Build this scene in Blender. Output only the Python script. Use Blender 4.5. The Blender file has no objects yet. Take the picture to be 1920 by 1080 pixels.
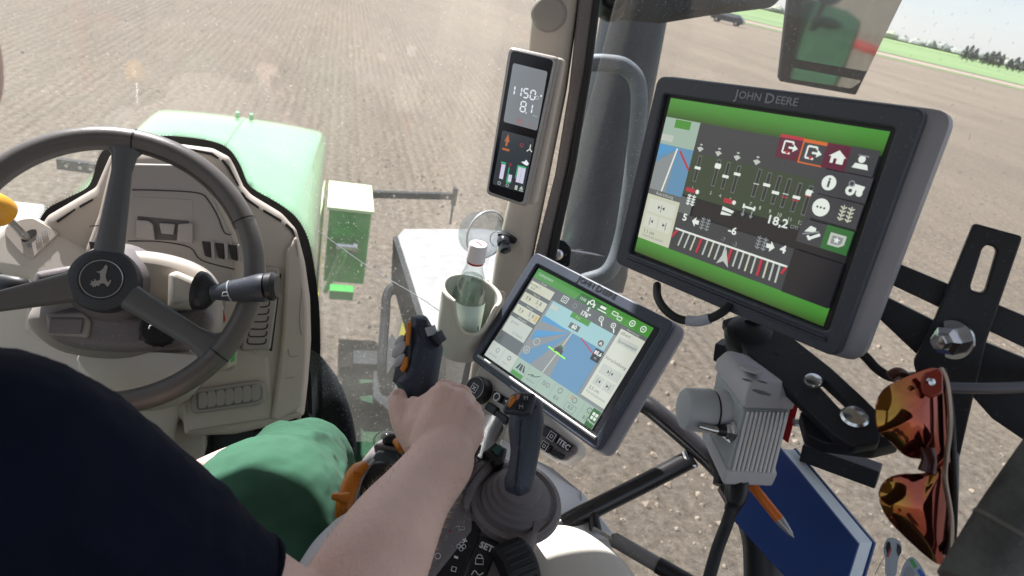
import bpy, math, random
import numpy as np
from math import sin, cos, pi, radians, sqrt, atan2
from mathutils import Vector, Matrix
random.seed(7); np.random.seed(7)
SC = bpy.context.scene
COL = SC.collection
# ------------------------------------------------------------------ camera
F = 1250.0                                   # focal length in pixels of the 1920-wide photograph
YAW, PITCH, ROLL = radians(18.26), radians(26.27), radians(12.95)
r0 = np.array([cos(YAW), -sin(YAW), 0.0])
FW = np.array([sin(YAW)*cos(PITCH), cos(YAW)*cos(PITCH), -sin(PITCH)])
u0 = np.cross(r0, FW)
UP = u0*cos(ROLL) - r0*sin(ROLL)
RT = r0*cos(ROLL) + u0*sin(ROLL)
EYE = np.array([0.0, 0.0, 3.05])
cam_d = bpy.data.cameras.new('camera'); cam = bpy.data.objects.new('camera', cam_d); COL.objects.link(cam)
M = Matrix(((RT[0], UP[0], -FW[0], EYE[0]), (RT[1], UP[1], -FW[1], EYE[1]), (RT[2], UP[2], -FW[2], EYE[2]), (0, 0, 0, 1)))
cam.matrix_world = M
cam_d.sensor_width = 36; cam_d.lens = 36*F/1920
cam_d.clip_start = 0.02; cam_d.clip_end = 6000
cam_d.dof.use_dof = True; cam_d.dof.focus_distance = 0.86; cam_d.dof.aperture_fstop = 9
SC.camera = cam
# ------------------------------------------------------------------ world, sun, exposure
SUN_AZ, SUN_EL = radians(-20), radians(51)   # azimuth from the driving direction, left is negative
w = bpy.data.worlds.new('World'); SC.world = w; w.use_nodes = True
nt = w.node_tree; sky = nt.nodes.new('ShaderNodeTexSky'); sky.sky_type = 'NISHITA'; sky.sun_disc = False
sky.sun_elevation = SUN_EL; sky.sun_rotation = SUN_AZ
sky.air_density = 1.0; sky.dust_density = .7; sky.ozone_density = 1.0
nt.nodes['Background'].inputs[1].default_value = 0.095
# thin bright cloud veil over the clear sky
_tc = nt.nodes.new('ShaderNodeTexCoord'); _mp = nt.nodes.new('ShaderNodeMapping'); _mp.inputs['Scale'].default_value = (1, 1, 3.5)
_n = nt.nodes.new('ShaderNodeTexNoise'); _n.inputs['Scale'].default_value = 2.6; _n.inputs['Detail'].default_value = 7
_r = nt.nodes.new('ShaderNodeValToRGB'); _r.color_ramp.elements[0].position = .35; _r.color_ramp.elements[0].color = (2.7, 2.95, 3.3, 1); _r.color_ramp.elements[1].position = .65; _r.color_ramp.elements[1].color = (3.4, 3.55, 3.8, 1)
_m = nt.nodes.new('ShaderNodeMix'); _m.data_type = 'RGBA'; _m.inputs['Factor'].default_value = .78
nt.links.new(_tc.outputs['Generated'], _mp.inputs[0]); nt.links.new(_mp.outputs[0], _n.inputs['Vector']); nt.links.new(_n.outputs[0], _r.inputs[0])
nt.links.new(sky.outputs[0], _m.inputs['A']); nt.links.new(_r.outputs[0], _m.inputs['B']); nt.links.new(_m.outputs['Result'], nt.nodes['Background'].inputs[0])
sl = bpy.data.lights.new('sun', 'SUN'); sl.energy = 5.0; sl.angle = radians(0.6); sl.color = (1.0, 0.975, 0.95)
so = bpy.data.objects.new('sun', sl); COL.objects.link(so)
sd = Vector((sin(SUN_AZ)*cos(SUN_EL), cos(SUN_AZ)*cos(SUN_EL), sin(SUN_EL)))
so.rotation_euler = sd.to_track_quat('Z', 'Y').to_euler(); so.location = (0, 0, 30)
SC.view_settings.view_transform = 'Standard'; SC.view_settings.look = 'None'
SC.view_settings.exposure = 1.42; SC.view_settings.gamma = 1.0; SC.view_settings.use_curve_mapping = False
SC.cycles.max_bounces = 10; SC.cycles.transparent_max_bounces = 24; SC.cycles.transmission_bounces = 10
SC.cycles.diffuse_bounces = 4; SC.cycles.caustics_reflective = False; SC.cycles.caustics_refractive = False
SC.cycles.sample_clamp_indirect = 6.0
SC.render.engine = 'CYCLES'

# ------------------------------------------------------------------ geometry helpers
A = lambda *v: np.array(v, float)
def nrm(v): v = np.array(v, float); return v/np.linalg.norm(v)
def ray(x, y): return FW + (x-960)/F*RT - (y-540)/F*UP
def W(x, y, d): return EYE + d*ray(x, y)
def onp(x, y, p0, n):
    r = ray(x, y); n = np.array(n, float); return EYE + ((np.array(p0)-EYE)@n)/(r@n)*r
def ZP(x, y, z): return onp(x, y, (0, 0, z), (0, 0, 1))
def YP(x, y, v): return onp(x, y, (0, v, 0), (0, 1, 0))
def XP(x, y, v): return onp(x, y, (v, 0, 0), (1, 0, 0))

class Fr:
    'a plane: origin, axes U (right), V (up), N (towards the viewer)'
    def __init__(s, O, N, up=(0, 0, 1), U=None):
        s.O = np.array(O, float); s.N = nrm(N)
        if U is None: s.U = nrm(np.cross(np.array(up, float), s.N))
        else: s.U = nrm(np.array(U) - (np.array(U)@s.N)*s.N)
        s.V = np.cross(s.N, s.U)
    def px(s, x, y, w=0.0):
        p = onp(x, y, s.O + w*s.N, s.N) - s.O
        return (p@s.U, p@s.V)
    def P(s, u, v, w=0.0): return s.O + u*s.U + v*s.V + w*s.N
    def PX(s, x, y, w=0.0): return onp(x, y, s.O + w*s.N, s.N)
    def off(s, w): return Fr(s.O + w*s.N, s.N, U=s.U)

def rnd(pts, r, n=5):
    'round the corners of a 2-D polygon'
    out = []; m = len(pts)
    for i in range(m):
        p = np.array(pts[i], float); a = np.array(pts[i-1], float) - p; b = np.array(pts[(i+1) % m], float) - p
        la, lb = np.linalg.norm(a), np.linalg.norm(b)
        rr = min(r[i] if isinstance(r, (list, tuple)) else r, la*.48, lb*.48)
        p0 = p + a/la*rr; p1 = p + b/lb*rr
        for k in range(n+1):
            t = k/n; out.append((1-t)**2*p0 + 2*t*(1-t)*p + t*t*p1)
    return out
def smoothpts(pts, n=6, closed=False):
    'Catmull-Rom'
    P = [np.array(p, float) for p in pts]; m = len(P); out = []
    rng = range(m) if closed else range(m-1)
    for i in rng:
        p1 = P[i]; p2 = P[(i+1) % m]
        p0_ = P[i-1] if (closed or i > 0) else 2*p1-p2
        p3 = P[(i+2) % m] if (closed or i+2 < m) else 2*p2-p1
        for k in range(n):
            t = k/n
            out.append(0.5*((2*p1) + (-p0_+p2)*t + (2*p0_-5*p1+4*p2-p3)*t*t + (-p0_+3*p1-3*p2+p3)*t**3))
    if not closed: out.append(P[-1])
    return out

def g_poly(pts): return [tuple(p) for p in pts], [tuple(range(len(pts)))]
def g_prism(pts, vec):
    n = len(pts); vec = np.array(vec, float)
    v = [np.array(p, float) for p in pts] + [np.array(p, float)+vec for p in pts]
    f = [tuple(range(n)), tuple(range(2*n-1, n-1, -1))] + [(i, i+n, (i+1) % n+n, (i+1) % n) for i in range(n)]
    return v, f
def g_loft(rings, cap=True, closed=True):
    m = len(rings[0]); v = [np.array(p, float) for r in rings for p in r]; f = []
    for i in range(len(rings)-1):
        for j in range(m if closed else m-1):
            a = i*m+j; b = i*m+(j+1) % m
            f.append((a, b, b+m, a+m))
    if cap and closed: f.append(tuple(range(m-1, -1, -1))); f.append(tuple((len(rings)-1)*m+j for j in range(m)))
    return v, f
def g_tube(pts, rad, n=14, smooth=6, flat=None, cap=True):
    'swept circle; rad number or list; flat=(vec,factor) squeezes the circle along vec'
    k = len(pts)
    R = list(rad) if isinstance(rad, (list, tuple)) else [rad]*k
    if smooth:
        q = smoothpts([np.append(np.array(p, float), r) for p, r in zip(pts, R)], smooth)
        P = [x[:3] for x in q]; R = [max(x[3], 1e-5) for x in q]
    else: P = [np.array(p, float) for p in pts]
    T = [nrm(P[min(i+1, len(P)-1)] - P[max(i-1, 0)]) for i in range(len(P))]
    a = nrm(np.cross(T[0], (0.31, 0.22, 0.93))); rings = []
    for p, t, r in zip(P, T, R):
        a = nrm(a - (a@t)*t); b = np.cross(t, a); ring = []
        for j in range(n):
            o = r*(cos(2*pi*j/n)*a + sin(2*pi*j/n)*b)
            if flat is not None:
                fv = nrm(flat[0]); o = o - (o@fv)*fv*(1-flat[1])
            ring.append(p+o)
        rings.append(ring)
    return g_loft(rings, cap)
def g_lathe(O, ax, prof, n=32, cap=True, up=None):
    ax = nrm(ax); a = nrm(np.cross(ax, up if up is not None else (0.3, 0.9, 0.11))); b = np.cross(ax, a); O = np.array(O, float)
    return g_loft([[O + h*ax + r*(cos(2*pi*j/n)*a + sin(2*pi*j/n)*b) for j in range(n)] for r, h in prof], cap)
def g_box(c, U, V, N, a, b, h):
    'box centred at c, full sizes a,b,h along U,V,N'
    c = np.array(c, float); v = []
    for z in (-.5, .5):
        for x, y in ((-.5, -.5), (.5, -.5), (.5, .5), (-.5, .5)): v.append(c + x*a*U + y*b*V + z*h*N)
    return v, [(3, 2, 1, 0), (4, 5, 6, 7), (0, 1, 5, 4), (1, 2, 6, 5), (2, 3, 7, 6), (3, 0, 4, 7)]
def g_ell(c, ax, n=20, m=12):
    'ellipsoid, ax = three half-axis vectors'
    rings = []
    for i in range(1, m):
        t = pi*i/m; rings.append([np.array(c) + ax[2]*cos(t) + sin(t)*(ax[0]*cos(2*pi*j/n) + ax[1]*sin(2*pi*j/n)) for j in range(n)])
    v, f = g_loft(rings, False)
    v.append(np.array(c)+ax[2]); v.append(np.array(c)-ax[2]); t = len(v)
    f += [(t-2, (j+1) % n, j) for j in range(n)] + [(t-1, (m-2)*n+j, (m-2)*n+(j+1) % n) for j in range(n)]
    return v, f
def _curve_geo(cu):
    o = bpy.data.objects.new('tmp', cu); COL.objects.link(o)
    dg = bpy.context.evaluated_depsgraph_get(); me = bpy.data.meshes.new_from_object(o.evaluated_get(dg), depsgraph=dg)
    v = [tuple(x.co) for x in me.vertices]; f = [tuple(p.vertices) for p in me.polygons]
    bpy.data.objects.remove(o); bpy.data.curves.remove(cu); bpy.data.meshes.remove(me)
    return v, f
def g_plate(fr, outs, w, th, bev=0.0, pixels=True, seg=2):
    'plate on frame fr, top face at height w, thickness th, outlines (first outer, rest holes)'
    cu = bpy.data.curves.new('tmp', 'CURVE'); cu.dimensions = '2D'; cu.fill_mode = 'BOTH'
    for o in outs:
        q = [fr.px(x, y, w) for x, y in o] if pixels else o
        s = cu.splines.new('POLY'); s.points.add(len(q)-1); s.use_cyclic_u = True
        for i, (a, b) in enumerate(q): s.points[i].co = (a, b, 0, 1)
    bev = min(bev, th*.49)
    cu.extrude = th/2-bev; cu.bevel_depth = bev; cu.bevel_resolution = seg; cu.offset = -bev
    v, f = _curve_geo(cu)
    return [fr.P(a, b, c + w - th/2) for a, b, c in v], f
def g_text(fr, s, pos, size, w=0.0004, ext=0.0, pixels=True, rot=0.0, align='CENTER', sx=1.0, shear=0.0, bold=0.0):
    cu = bpy.data.curves.new('tmp', 'FONT'); cu.body = s; cu.size = size; cu.align_x = align; cu.align_y = 'CENTER'
    cu.extrude = ext; cu.resolution_u = 2; cu.shear = shear; cu.offset = bold
    v, f = _curve_geo(cu)
    u0_, v0_ = fr.px(pos[0], pos[1], w) if pixels else pos
    c, s_ = cos(rot), sin(rot)
    return [fr.P(u0_ + c*a*sx - s_*b, v0_ + s_*a*sx + c*b, w + z) for a, b, z in v], f

class MB:
    def __init__(s): s.v = []; s.f = []; s.m = []; s.mats = []
    def add(s, g, mat):
        v, f = g; o = len(s.v)
        if mat not in s.mats: s.mats.append(mat)
        k = s.mats.index(mat)
        s.v += [tuple(float(t) for t in x) for x in v]; s.f += [tuple(i+o for i in q) for q in f]; s.m += [k]*len(f)
        return s
    def build(s, name, parent=None, bevel=0.0, sharp=35, seg=2, sub=0):
        me = bpy.data.meshes.new(name); wl = WL.get(parent.name, (0, 0, 0)) if parent else (0, 0, 0)
        me.from_pydata([(a-wl[0], b-wl[1], c-wl[2]) for a, b, c in s.v], [], s.f)
        for m_ in s.mats: me.materials.append(m_)
        me.polygons.foreach_set('material_index', s.m)
        me.polygons.foreach_set('use_smooth', [True]*len(s.f)); me.update(); me.validate()
        o = bpy.data.objects.new(name, me); COL.objects.link(o)
        if parent: o.parent = parent
        WL[o.name] = wl
        if bevel:
            b = o.modifiers.new('bevel', 'BEVEL'); b.width = bevel; b.segments = seg; b.limit_method = 'ANGLE'
            b.angle_limit = radians(35); b.harden_normals = True
        elif sub:
            q = o.modifiers.new('sub', 'SUBSURF'); q.levels = sub; q.render_levels = sub
        else: me.set_sharp_from_angle(angle=radians(sharp))
        return o
WL = {}
def ob(name, g, mat, parent=None, **k): return MB().add(g, mat).build(name, parent, **k)
def tag(o, label=None, cat=None, group=None, kind=None):
    if label: o['label'] = label
    if cat: o['category'] = cat
    if group: o['group'] = group
    if kind: o['kind'] = kind
    return o
def thing(name, label, cat, loc, group=None):
    o = bpy.data.objects.new(name, None); COL.objects.link(o); o.location = tuple(float(t) for t in loc); o.empty_display_size = .1
    WL[o.name] = tuple(float(t) for t in loc)
    return tag(o, label, cat, group)

# ------------------------------------------------------------------ materials
def mat(name, col, rough=.5, metal=0, spec=.5, bump=0, bscale=200, var=0, vscale=8, coat=0, trans=0, ior=1.45, emit=None, es=0, sub=0, alpha=1, dirt=0, detail=4, sheen=0):
    m = bpy.data.materials.new(name); m.use_nodes = True; t = m.node_tree; p = t.nodes['Principled BSDF']
    L = t.links.new
    p.inputs['Base Color'].default_value = (*col, 1); p.inputs['Roughness'].default_value = rough
    p.inputs['Metallic'].default_value = metal; p.inputs['Specular IOR Level'].default_value = spec
    p.inputs['Coat Weight'].default_value = coat; p.inputs['Transmission Weight'].default_value = trans
    p.inputs['IOR'].default_value = ior; p.inputs['Alpha'].default_value = alpha
    if sheen: p.inputs['Sheen Weight'].default_value = sheen; p.inputs['Sheen Roughness'].default_value = .5
    if sub:
        p.inputs['Subsurface Weight'].default_value = sub; p.inputs['Subsurface Radius'].default_value = (1, .35, .2); p.inputs['Subsurface Scale'].default_value = .006
    if emit: p.inputs['Emission Color'].default_value = (*emit, 1); p.inputs['Emission Strength'].default_value = es
    if bump or var or dirt:
        tc = t.nodes.new('ShaderNodeTexCoord')
    if bump:
        n = t.nodes.new('ShaderNodeTexNoise'); n.inputs['Scale'].default_value = bscale; n.inputs['Detail'].default_value = detail
        b = t.nodes.new('ShaderNodeBump'); b.inputs['Strength'].default_value = bump; b.inputs['Distance'].default_value = .32/bscale
        L(tc.outputs['Object'], n.inputs['Vector']); L(n.outputs[0], b.inputs['Height']); L(b.outputs[0], p.inputs['Normal'])
    if var or dirt:
        n = t.nodes.new('ShaderNodeTexNoise'); n.inputs['Scale'].default_value = vscale; n.inputs['Detail'].default_value = 6; n.inputs['Roughness'].default_value = .65
        r = t.nodes.new('ShaderNodeMapRange'); r.inputs['From Min'].default_value = .3; r.inputs['From Max'].default_value = .7
        r.inputs['To Min'].default_value = 1-var; r.inputs['To Max'].default_value = 1+var
        mx = t.nodes.new('ShaderNodeVectorMath'); mx.operation = 'SCALE'; mx.inputs[0].default_value = col
        L(tc.outputs['Object'], n.inputs['Vector']); L(n.outputs[0], r.inputs['Value']); L(r.outputs[0], mx.inputs['Scale'])
        src = mx.outputs[0]
        r2 = t.nodes.new('ShaderNodeMapRange'); r2.inputs['To Min'].default_value = max(rough-.1, .05); r2.inputs['To Max'].default_value = min(rough+.12, 1)
        L(n.outputs[0], r2.inputs['Value']); L(r2.outputs[0], p.inputs['Roughness'])
        if dirt:   # fine dust specks
            n2 = t.nodes.new('ShaderNodeTexNoise'); n2.inputs['Scale'].default_value = 260; n2.inputs['Detail'].default_value = 2
            r3 = t.nodes.new('ShaderNodeMapRange'); r3.inputs['From Min'].default_value = .64; r3.inputs['From Max'].default_value = .72; r3.inputs['To Max'].default_value = dirt
            mm = t.nodes.new('ShaderNodeMix'); mm.data_type = 'RGBA'; mm.inputs['B'].default_value = (.55, .52, .47, 1)
            L(tc.outputs['Object'], n2.inputs['Vector']); L(n2.outputs[0], r3.inputs['Value']); L(r3.outputs[0], mm.inputs['Factor'])
            L(src, mm.inputs['A']); src = mm.outputs['Result']
        L(src, p.inputs['Base Color'])
    return m
def emi(name, col, k=.55, rough=.22):
    k *= .60
    'a lit picture element of a screen behind glass'
    m = mat(name, tuple(c*.03+.022 for c in col), rough, spec=.5, emit=col, es=k, coat=1)
    m.node_tree.nodes['Principled BSDF'].inputs['Coat IOR'].default_value = 1.42; m.node_tree.nodes['Principled BSDF'].inputs['Coat Roughness'].default_value = .12; return m

BEIGE = mat('dash_beige_plastic', (.51, .45, .395), .55, bump=.25, bscale=900, var=.04)
BEIGE2 = mat('dash_taupe_plastic', (.335, .305, .285), .5, bump=.25, bscale=900, var=.05)
CREAM = mat('cream_panel', (.58, .54, .48), .45, bump=.1, bscale=600, var=.03)
TAUPE = mat('brown_grey_plastic', (.185, .165, .170), .45, bump=.3, bscale=1100, var=.08, dirt=.25)
DGREY = mat('dark_grey_plastic', (.040, .045, .060), .42, bump=.25, bscale=1200, var=.1, dirt=.12)
SEAM = mat('dark_seam', (.03, .028, .027), .7)
BLACK = mat('black_plastic', (.012, .012, .015), .4, bump=.1, bscale=900, var=.1, dirt=.04)
STEEL = mat('black_powder_coated_steel', (.012, .013, .018), .5, bump=.3, bscale=1400, var=.15, dirt=.05)
FRIT = mat('black_ceramic_border', (.008, .008, .010), .35)
RUBBER = mat('black_rubber', (.016, .017, .02), .6, bump=.3, bscale=500, var=.2)
LEATHER = mat('wheel_leather', (.115, .104, .100), .34, bump=.9, bscale=900, var=.12, detail=6)
BEZEL = mat('monitor_bezel', (.055, .065, .088), .42, bump=.15, bscale=1500, var=.06, dirt=.1)
HOUSE = mat('monitor_housing', (.30, .30, .33), .42, bump=.1, bscale=900, var=.08)
SILVER = mat('silver_trim', (.42, .41, .41), .32, metal=.5)
CHROME = mat('zinc_plated_steel', (.62, .63, .65), .22, metal=1, var=.1, vscale=60)
ALU = mat('brushed_aluminium', (.50, .50, .52), .38, metal=.75, bump=.2, bscale=600, var=.08)
GREYPL = mat('light_grey_plastic', (.46, .455, .48), .45, bump=.25, bscale=700, var=.05, dirt=.2)
TEALPL = mat('grey_teal_panel', (.38, .42, .42), .4, bump=.1, bscale=500, var=.05)
ORANGE = mat('orange_plastic', (.60, .20, .02), .35, bump=.1, bscale=500, var=.08)
YELLOW = mat('yellow_knob', (.78, .36, .02), .35, var=.08)
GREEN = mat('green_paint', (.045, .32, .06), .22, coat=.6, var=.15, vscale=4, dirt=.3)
HOODG = mat('hood_green_paint', (.15, .36, .17), .22, coat=1, var=.06, vscale=3, dirt=.2)
DKGREEN = mat('dark_green_paint', (.012, .045, .022), .75, spec=.12, var=.3, vscale=12, dirt=.4)
YRIM = mat('yellow_rim_paint', (.62, .60, .02), .35, var=.15, dirt=.3)
TYRE = mat('dusty_tyre_rubber', (.07, .068, .065), .8, bump=.8, bscale=60, var=.3)
DUSTY = mat('dusty_dark_metal', (.024, .028, .032), .75, spec=.12, bump=.3, bscale=300, var=.3, vscale=20, dirt=.35)
EXH = mat('exhaust_shield', (.030, .036, .044), .5, metal=.1, bump=.2, bscale=300, var=.3, vscale=9, dirt=.2)
FENDER = mat('pale_grey_mudguard', (.20, .20, .205), .5, var=.22, vscale=12, bump=.3, bscale=200)
WHITE = mat('white_paper', (.80, .80, .82), .6, var=.02)
SKIN = mat('skin', (.82, .565, .495), .48, sub=.12, bump=.9, bscale=260, var=.07, vscale=22, spec=.35, dirt=0)
NAIL = mat('fingernail', (.68, .46, .42), .3)
SHIRT = mat('navy_cotton', (.008, .011, .024), .9, spec=.08, bump=.7, bscale=1400, var=.15, vscale=10, sheen=.02)
PANTS = mat('green_work_trousers', (.040, .108, .068), .92, spec=.12, bump=.9, bscale=900, var=.12, vscale=14, sheen=.04)
HAIR = mat('grey_brown_hair', (.08, .07, .06), .7, bump=1, bscale=300)
WHITEPR = mat('white_print', (.75, .76, .78), .5)
GREYPR = mat('grey_print', (.33, .35, .38), .4)
BLUE = mat('blue_book_cover', (.018, .05, .19), .38, bump=.5, bscale=1200, var=.08)
PAPER = mat('book_pages', (.62, .68, .74), .7, var=.05, vscale=60)
RED = mat('red_anodised', (.42, .012, .02), .3, metal=.3)

def glass_mat(name, dust, tint=(1, 1, 1), speck=.35, gl=.9):
    m = bpy.data.materials.new(name); m.use_nodes = True; t = m.node_tree; L = t.links.new
    for n in list(t.nodes):
        if n.type == 'BSDF_PRINCIPLED': t.nodes.remove(n)
    out = [n for n in t.nodes if n.type == 'OUTPUT_MATERIAL'][0]
    tr = t.nodes.new('ShaderNodeBsdfTransparent'); tr.inputs[0].default_value = (*tint, 1)
    df = t.nodes.new('ShaderNodeBsdfTranslucent'); df.inputs[0].default_value = (.72, .69, .64, 1)
    d2 = t.nodes.new('ShaderNodeBsdfDiffuse'); d2.inputs[0].default_value = (.72, .69, .64, 1)
    gs = t.nodes.new('ShaderNodeBsdfGlossy'); gs.inputs['Roughness'].default_value = .03
    tc = t.nodes.new('ShaderNodeTexCoord')
    n1 = t.nodes.new('ShaderNodeTexNoise'); n1.inputs['Scale'].default_value = 5; n1.inputs['Detail'].default_value = 5
    n2 = t.nodes.new('ShaderNodeTexNoise'); n2.inputs['Scale'].default_value = 170; n2.inputs['Detail'].default_value = 1
    L(tc.outputs['Object'], n1.inputs['Vector']); L(tc.outputs['Object'], n2.inputs['Vector'])
    a = t.nodes.new('ShaderNodeMapRange'); a.inputs['From Min'].default_value = .3; a.inputs['From Max'].default_value = .7
    a.inputs['To Min'].default_value = dust*.5; a.inputs['To Max'].default_value = dust*1.5; L(n1.outputs[0], a.inputs['Value'])
    b = t.nodes.new('ShaderNodeMapRange'); b.inputs['From Min'].default_value = .70; b.inputs['From Max'].default_value = .76
    b.inputs['To Max'].default_value = speck; L(n2.outputs[0], b.inputs['Value'])
    ad = t.nodes.new('ShaderNodeMath'); ad.operation = 'MAXIMUM'; L(a.outputs[0], ad.inputs[0]); L(b.outputs[0], ad.inputs[1])
    md = t.nodes.new('ShaderNodeMixShader'); md.inputs[0].default_value = .5; L(df.outputs[0], md.inputs[1]); L(d2.outputs[0], md.inputs[2])
    m1 = t.nodes.new('ShaderNodeMixShader'); L(ad.outputs[0], m1.inputs[0]); L(tr.outputs[0], m1.inputs[1]); L(md.outputs[0], m1.inputs[2])
    fr = t.nodes.new('ShaderNodeLayerWeight'); fr.inputs[0].default_value = .5
    pw = t.nodes.new('ShaderNodeMath'); pw.operation = 'POWER'; pw.inputs[1].default_value = 4.5; L(fr.outputs['Facing'], pw.inputs[0])
    fm = t.nodes.new('ShaderNodeMath'); fm.operation = 'MULTIPLY_ADD'; fm.inputs[1].default_value = gl; fm.inputs[2].default_value = .035; L(pw.outputs[0], fm.inputs[0])
    m2 = t.nodes.new('ShaderNodeMixShader'); L(fm.outputs[0], m2.inputs[0]); L(m1.outputs[0], m2.inputs[1]); L(gs.outputs[0], m2.inputs[2])
    L(m2.outputs[0], out.inputs[0]); return m
WGLASS = glass_mat('dusty_windscreen_glass', .050, gl=.6)
DGLASS = glass_mat('dusty_door_glass', .05, gl=.3, speck=.22)
def clear_mat(name, tint, k):
    m = bpy.data.materials.new(name); m.use_nodes = True; t = m.node_tree; L = t.links.new; out = [n for n in t.nodes if n.type == 'OUTPUT_MATERIAL'][0]
    tr = t.nodes.new('ShaderNodeBsdfTransparent'); tr.inputs[0].default_value = (*tint, 1); gs = t.nodes.new('ShaderNodeBsdfGlossy'); gs.inputs['Roughness'].default_value = .04
    lw = t.nodes.new('ShaderNodeLayerWeight'); lw.inputs[0].default_value = k; dk = t.nodes.new('ShaderNodeMix'); dk.data_type = 'RGBA'
    dk.inputs['A'].default_value = (*tint, 1); dk.inputs['B'].default_value = (tint[0]*.6, tint[1]*.66, tint[2]*.64, 1); L(lw.outputs['Facing'], dk.inputs['Factor']); L(dk.outputs['Result'], tr.inputs[0])
    fr = t.nodes.new('ShaderNodeMath'); fr.operation = 'MULTIPLY_ADD'; fr.inputs[1].default_value = .25; fr.inputs[2].default_value = .03; L(lw.outputs['Facing'], fr.inputs[0]); mx = t.nodes.new('ShaderNodeMixShader')
    L(fr.outputs[0], mx.inputs[0]); L(tr.outputs[0], mx.inputs[1]); L(gs.outputs[0], mx.inputs[2]); L(mx.outputs[0], out.inputs[0]); return m
# ================================================================== THE SETTING
def soil_mat():
    m = bpy.data.materials.new('dry_seedbed_soil'); m.use_nodes = True; t = m.node_tree; L = t.links.new; p = t.nodes['Principled BSDF']
    p.inputs['Roughness'].default_value = .95; p.inputs['Specular IOR Level'].default_value = .15
    tc = t.nodes.new('ShaderNodeTexCoord')
    def noise(sc, s=1.0, det=6, ro=.6):
        mp = t.nodes.new('ShaderNodeMapping'); mp.inputs['Scale'].default_value = sc; L(tc.outputs['Object'], mp.inputs['Vector'])
        n = t.nodes.new('ShaderNodeTexNoise'); n.inputs['Scale'].default_value = s; n.inputs['Detail'].default_value = det; n.inputs['Roughness'].default_value = ro
        L(mp.outputs[0], n.inputs['Vector']); return n.outputs[0]
    def ramp(x, *st):
        r = t.nodes.new('ShaderNodeValToRGB'); e = r.color_ramp.elements
        for i, (q, c) in enumerate(st):
            el = e[i] if i < 2 else e.new(q)
            el.position = q; el.color = (*c, 1)
        L(x, r.inputs[0]); return r.outputs[0]
    def mul(a, b, f=1.0):
        x = t.nodes.new('ShaderNodeMix'); x.data_type = 'RGBA'; x.blend_type = 'MULTIPLY'; x.inputs['Factor'].default_value = f
        L(a, x.inputs['A']); L(b, x.inputs['B']); return x.outputs['Result']
    clod = noise((1, 1, 1), 13, 10, .80); patch = noise((1, .35, 1), .22, 5, .6); streak = noise((4.5, .7, 1), 1, 6, .65); fine = noise((1, 1, 1), 85, 4, .75)
    mp = t.nodes.new('ShaderNodeMapping'); L(tc.outputs['Object'], mp.inputs['Vector'])
    wv = t.nodes.new('ShaderNodeTexWave'); wv.wave_type = 'BANDS'; wv.bands_direction = 'X'; wv.inputs['Scale'].default_value = 2.15
    wv.inputs['Distortion'].default_value = 1.6; wv.inputs['Detail'].default_value = 3; wv.inputs['Detail Scale'].default_value = 1.3; wv.inputs['Detail Roughness'].default_value = .7
    mp.inputs['Scale'].default_value = (1, .6, 1); L(mp.outputs[0], wv.inputs['Vector'])
    c = ramp(clod, (.32, (.052, .044, .037)), (.43, (.140, .119, .099)), (.56, (.210, .183, .155)), (.70, (.35, .315, .27)))
    c = mul(c, ramp(fine, (.35, (.72, .70, .68)), (.62, (1.12, 1.12, 1.10))))
    c = mul(c, ramp(streak, (.3, (.86, .85, .84)), (.7, (1.08, 1.07, 1.04))))
    c = mul(c, ramp(patch, (.32, (.86, .85, .84)), (.68, (1.1, 1.09, 1.05))))
    c0 = c; c = mul(c, ramp(wv.outputs['Color'], (.0, (.84, .835, .83)), (.7, (1.04, 1.04, 1.04))))
    fx = t.nodes.new('ShaderNodeMix'); fx.data_type = 'RGBA'; L(ramp(noise((.9, .25, 1), 1.3, 4, .6), (.38, (0, 0, 0)), (.6, (1, 1, 1))), fx.inputs['Factor']); L(c0, fx.inputs['A']); L(c, fx.inputs['B']); c = fx.outputs['Result']
    L(c, p.inputs['Base Color'])
    ad = t.nodes.new('ShaderNodeMath'); ad.operation = 'MULTIPLY_ADD'; ad.inputs[1].default_value = .35; L(fine, ad.inputs[0]); L(clod, ad.inputs[2])
    ad2 = t.nodes.new('ShaderNodeMath'); ad2.operation = 'MULTIPLY_ADD'; ad2.inputs[1].default_value = .16; L(wv.outputs['Fac'], ad2.inputs[0]); L(ad.outputs[0], ad2.inputs[2])
    b = t.nodes.new('ShaderNodeBump'); b.inputs['Strength'].default_value = .9; b.inputs['Distance'].default_value = .045; L(ad2.outputs[0], b.inputs['Height']); L(b.outputs[0], p.inputs['Normal'])
    return m
SOIL = soil_mat()
GRASS = mat('young_green_crop', (.125, .20, .075), .9, var=.25, vscale=.02)
FARSOIL = mat('far_soil', (.24, .19, .155), .95, var=.1, vscale=.05)
ND = A(.66, .75, 0); ND /= np.linalg.norm(ND); TD = A(ND[1], -ND[0], 0)
def sheet(name, pts, m, z): return tag(ob(name, g_poly([(x, y, z) for x, y in pts]), m), kind='structure')
sheet('ploughed_field', [(-2500, -2500), (2500, -2500), (2500, 2500), (-2500, 2500)], SOIL, 0)
def strip(name, n0, n1, m, z, t0=-1500, t1=1500):
    q = [n0*ND+t0*TD, n0*ND+t1*TD, n1*ND+t1*TD, n1*ND+t0*TD]; return sheet(name, [(a[0], a[1]) for a in q][::-1], m, z)
strip('grass_verge', 131, 138, GRASS, .05)
strip('field_track', 138, 160, FARSOIL, .10)
strip('green_crop_field', 160, 620, GRASS, .20)
strip('distant_meadow', 620, 2300, mat('distant_meadow_green', (.16, .24, .09), .95, var=.2, vscale=.01), .4)
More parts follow.
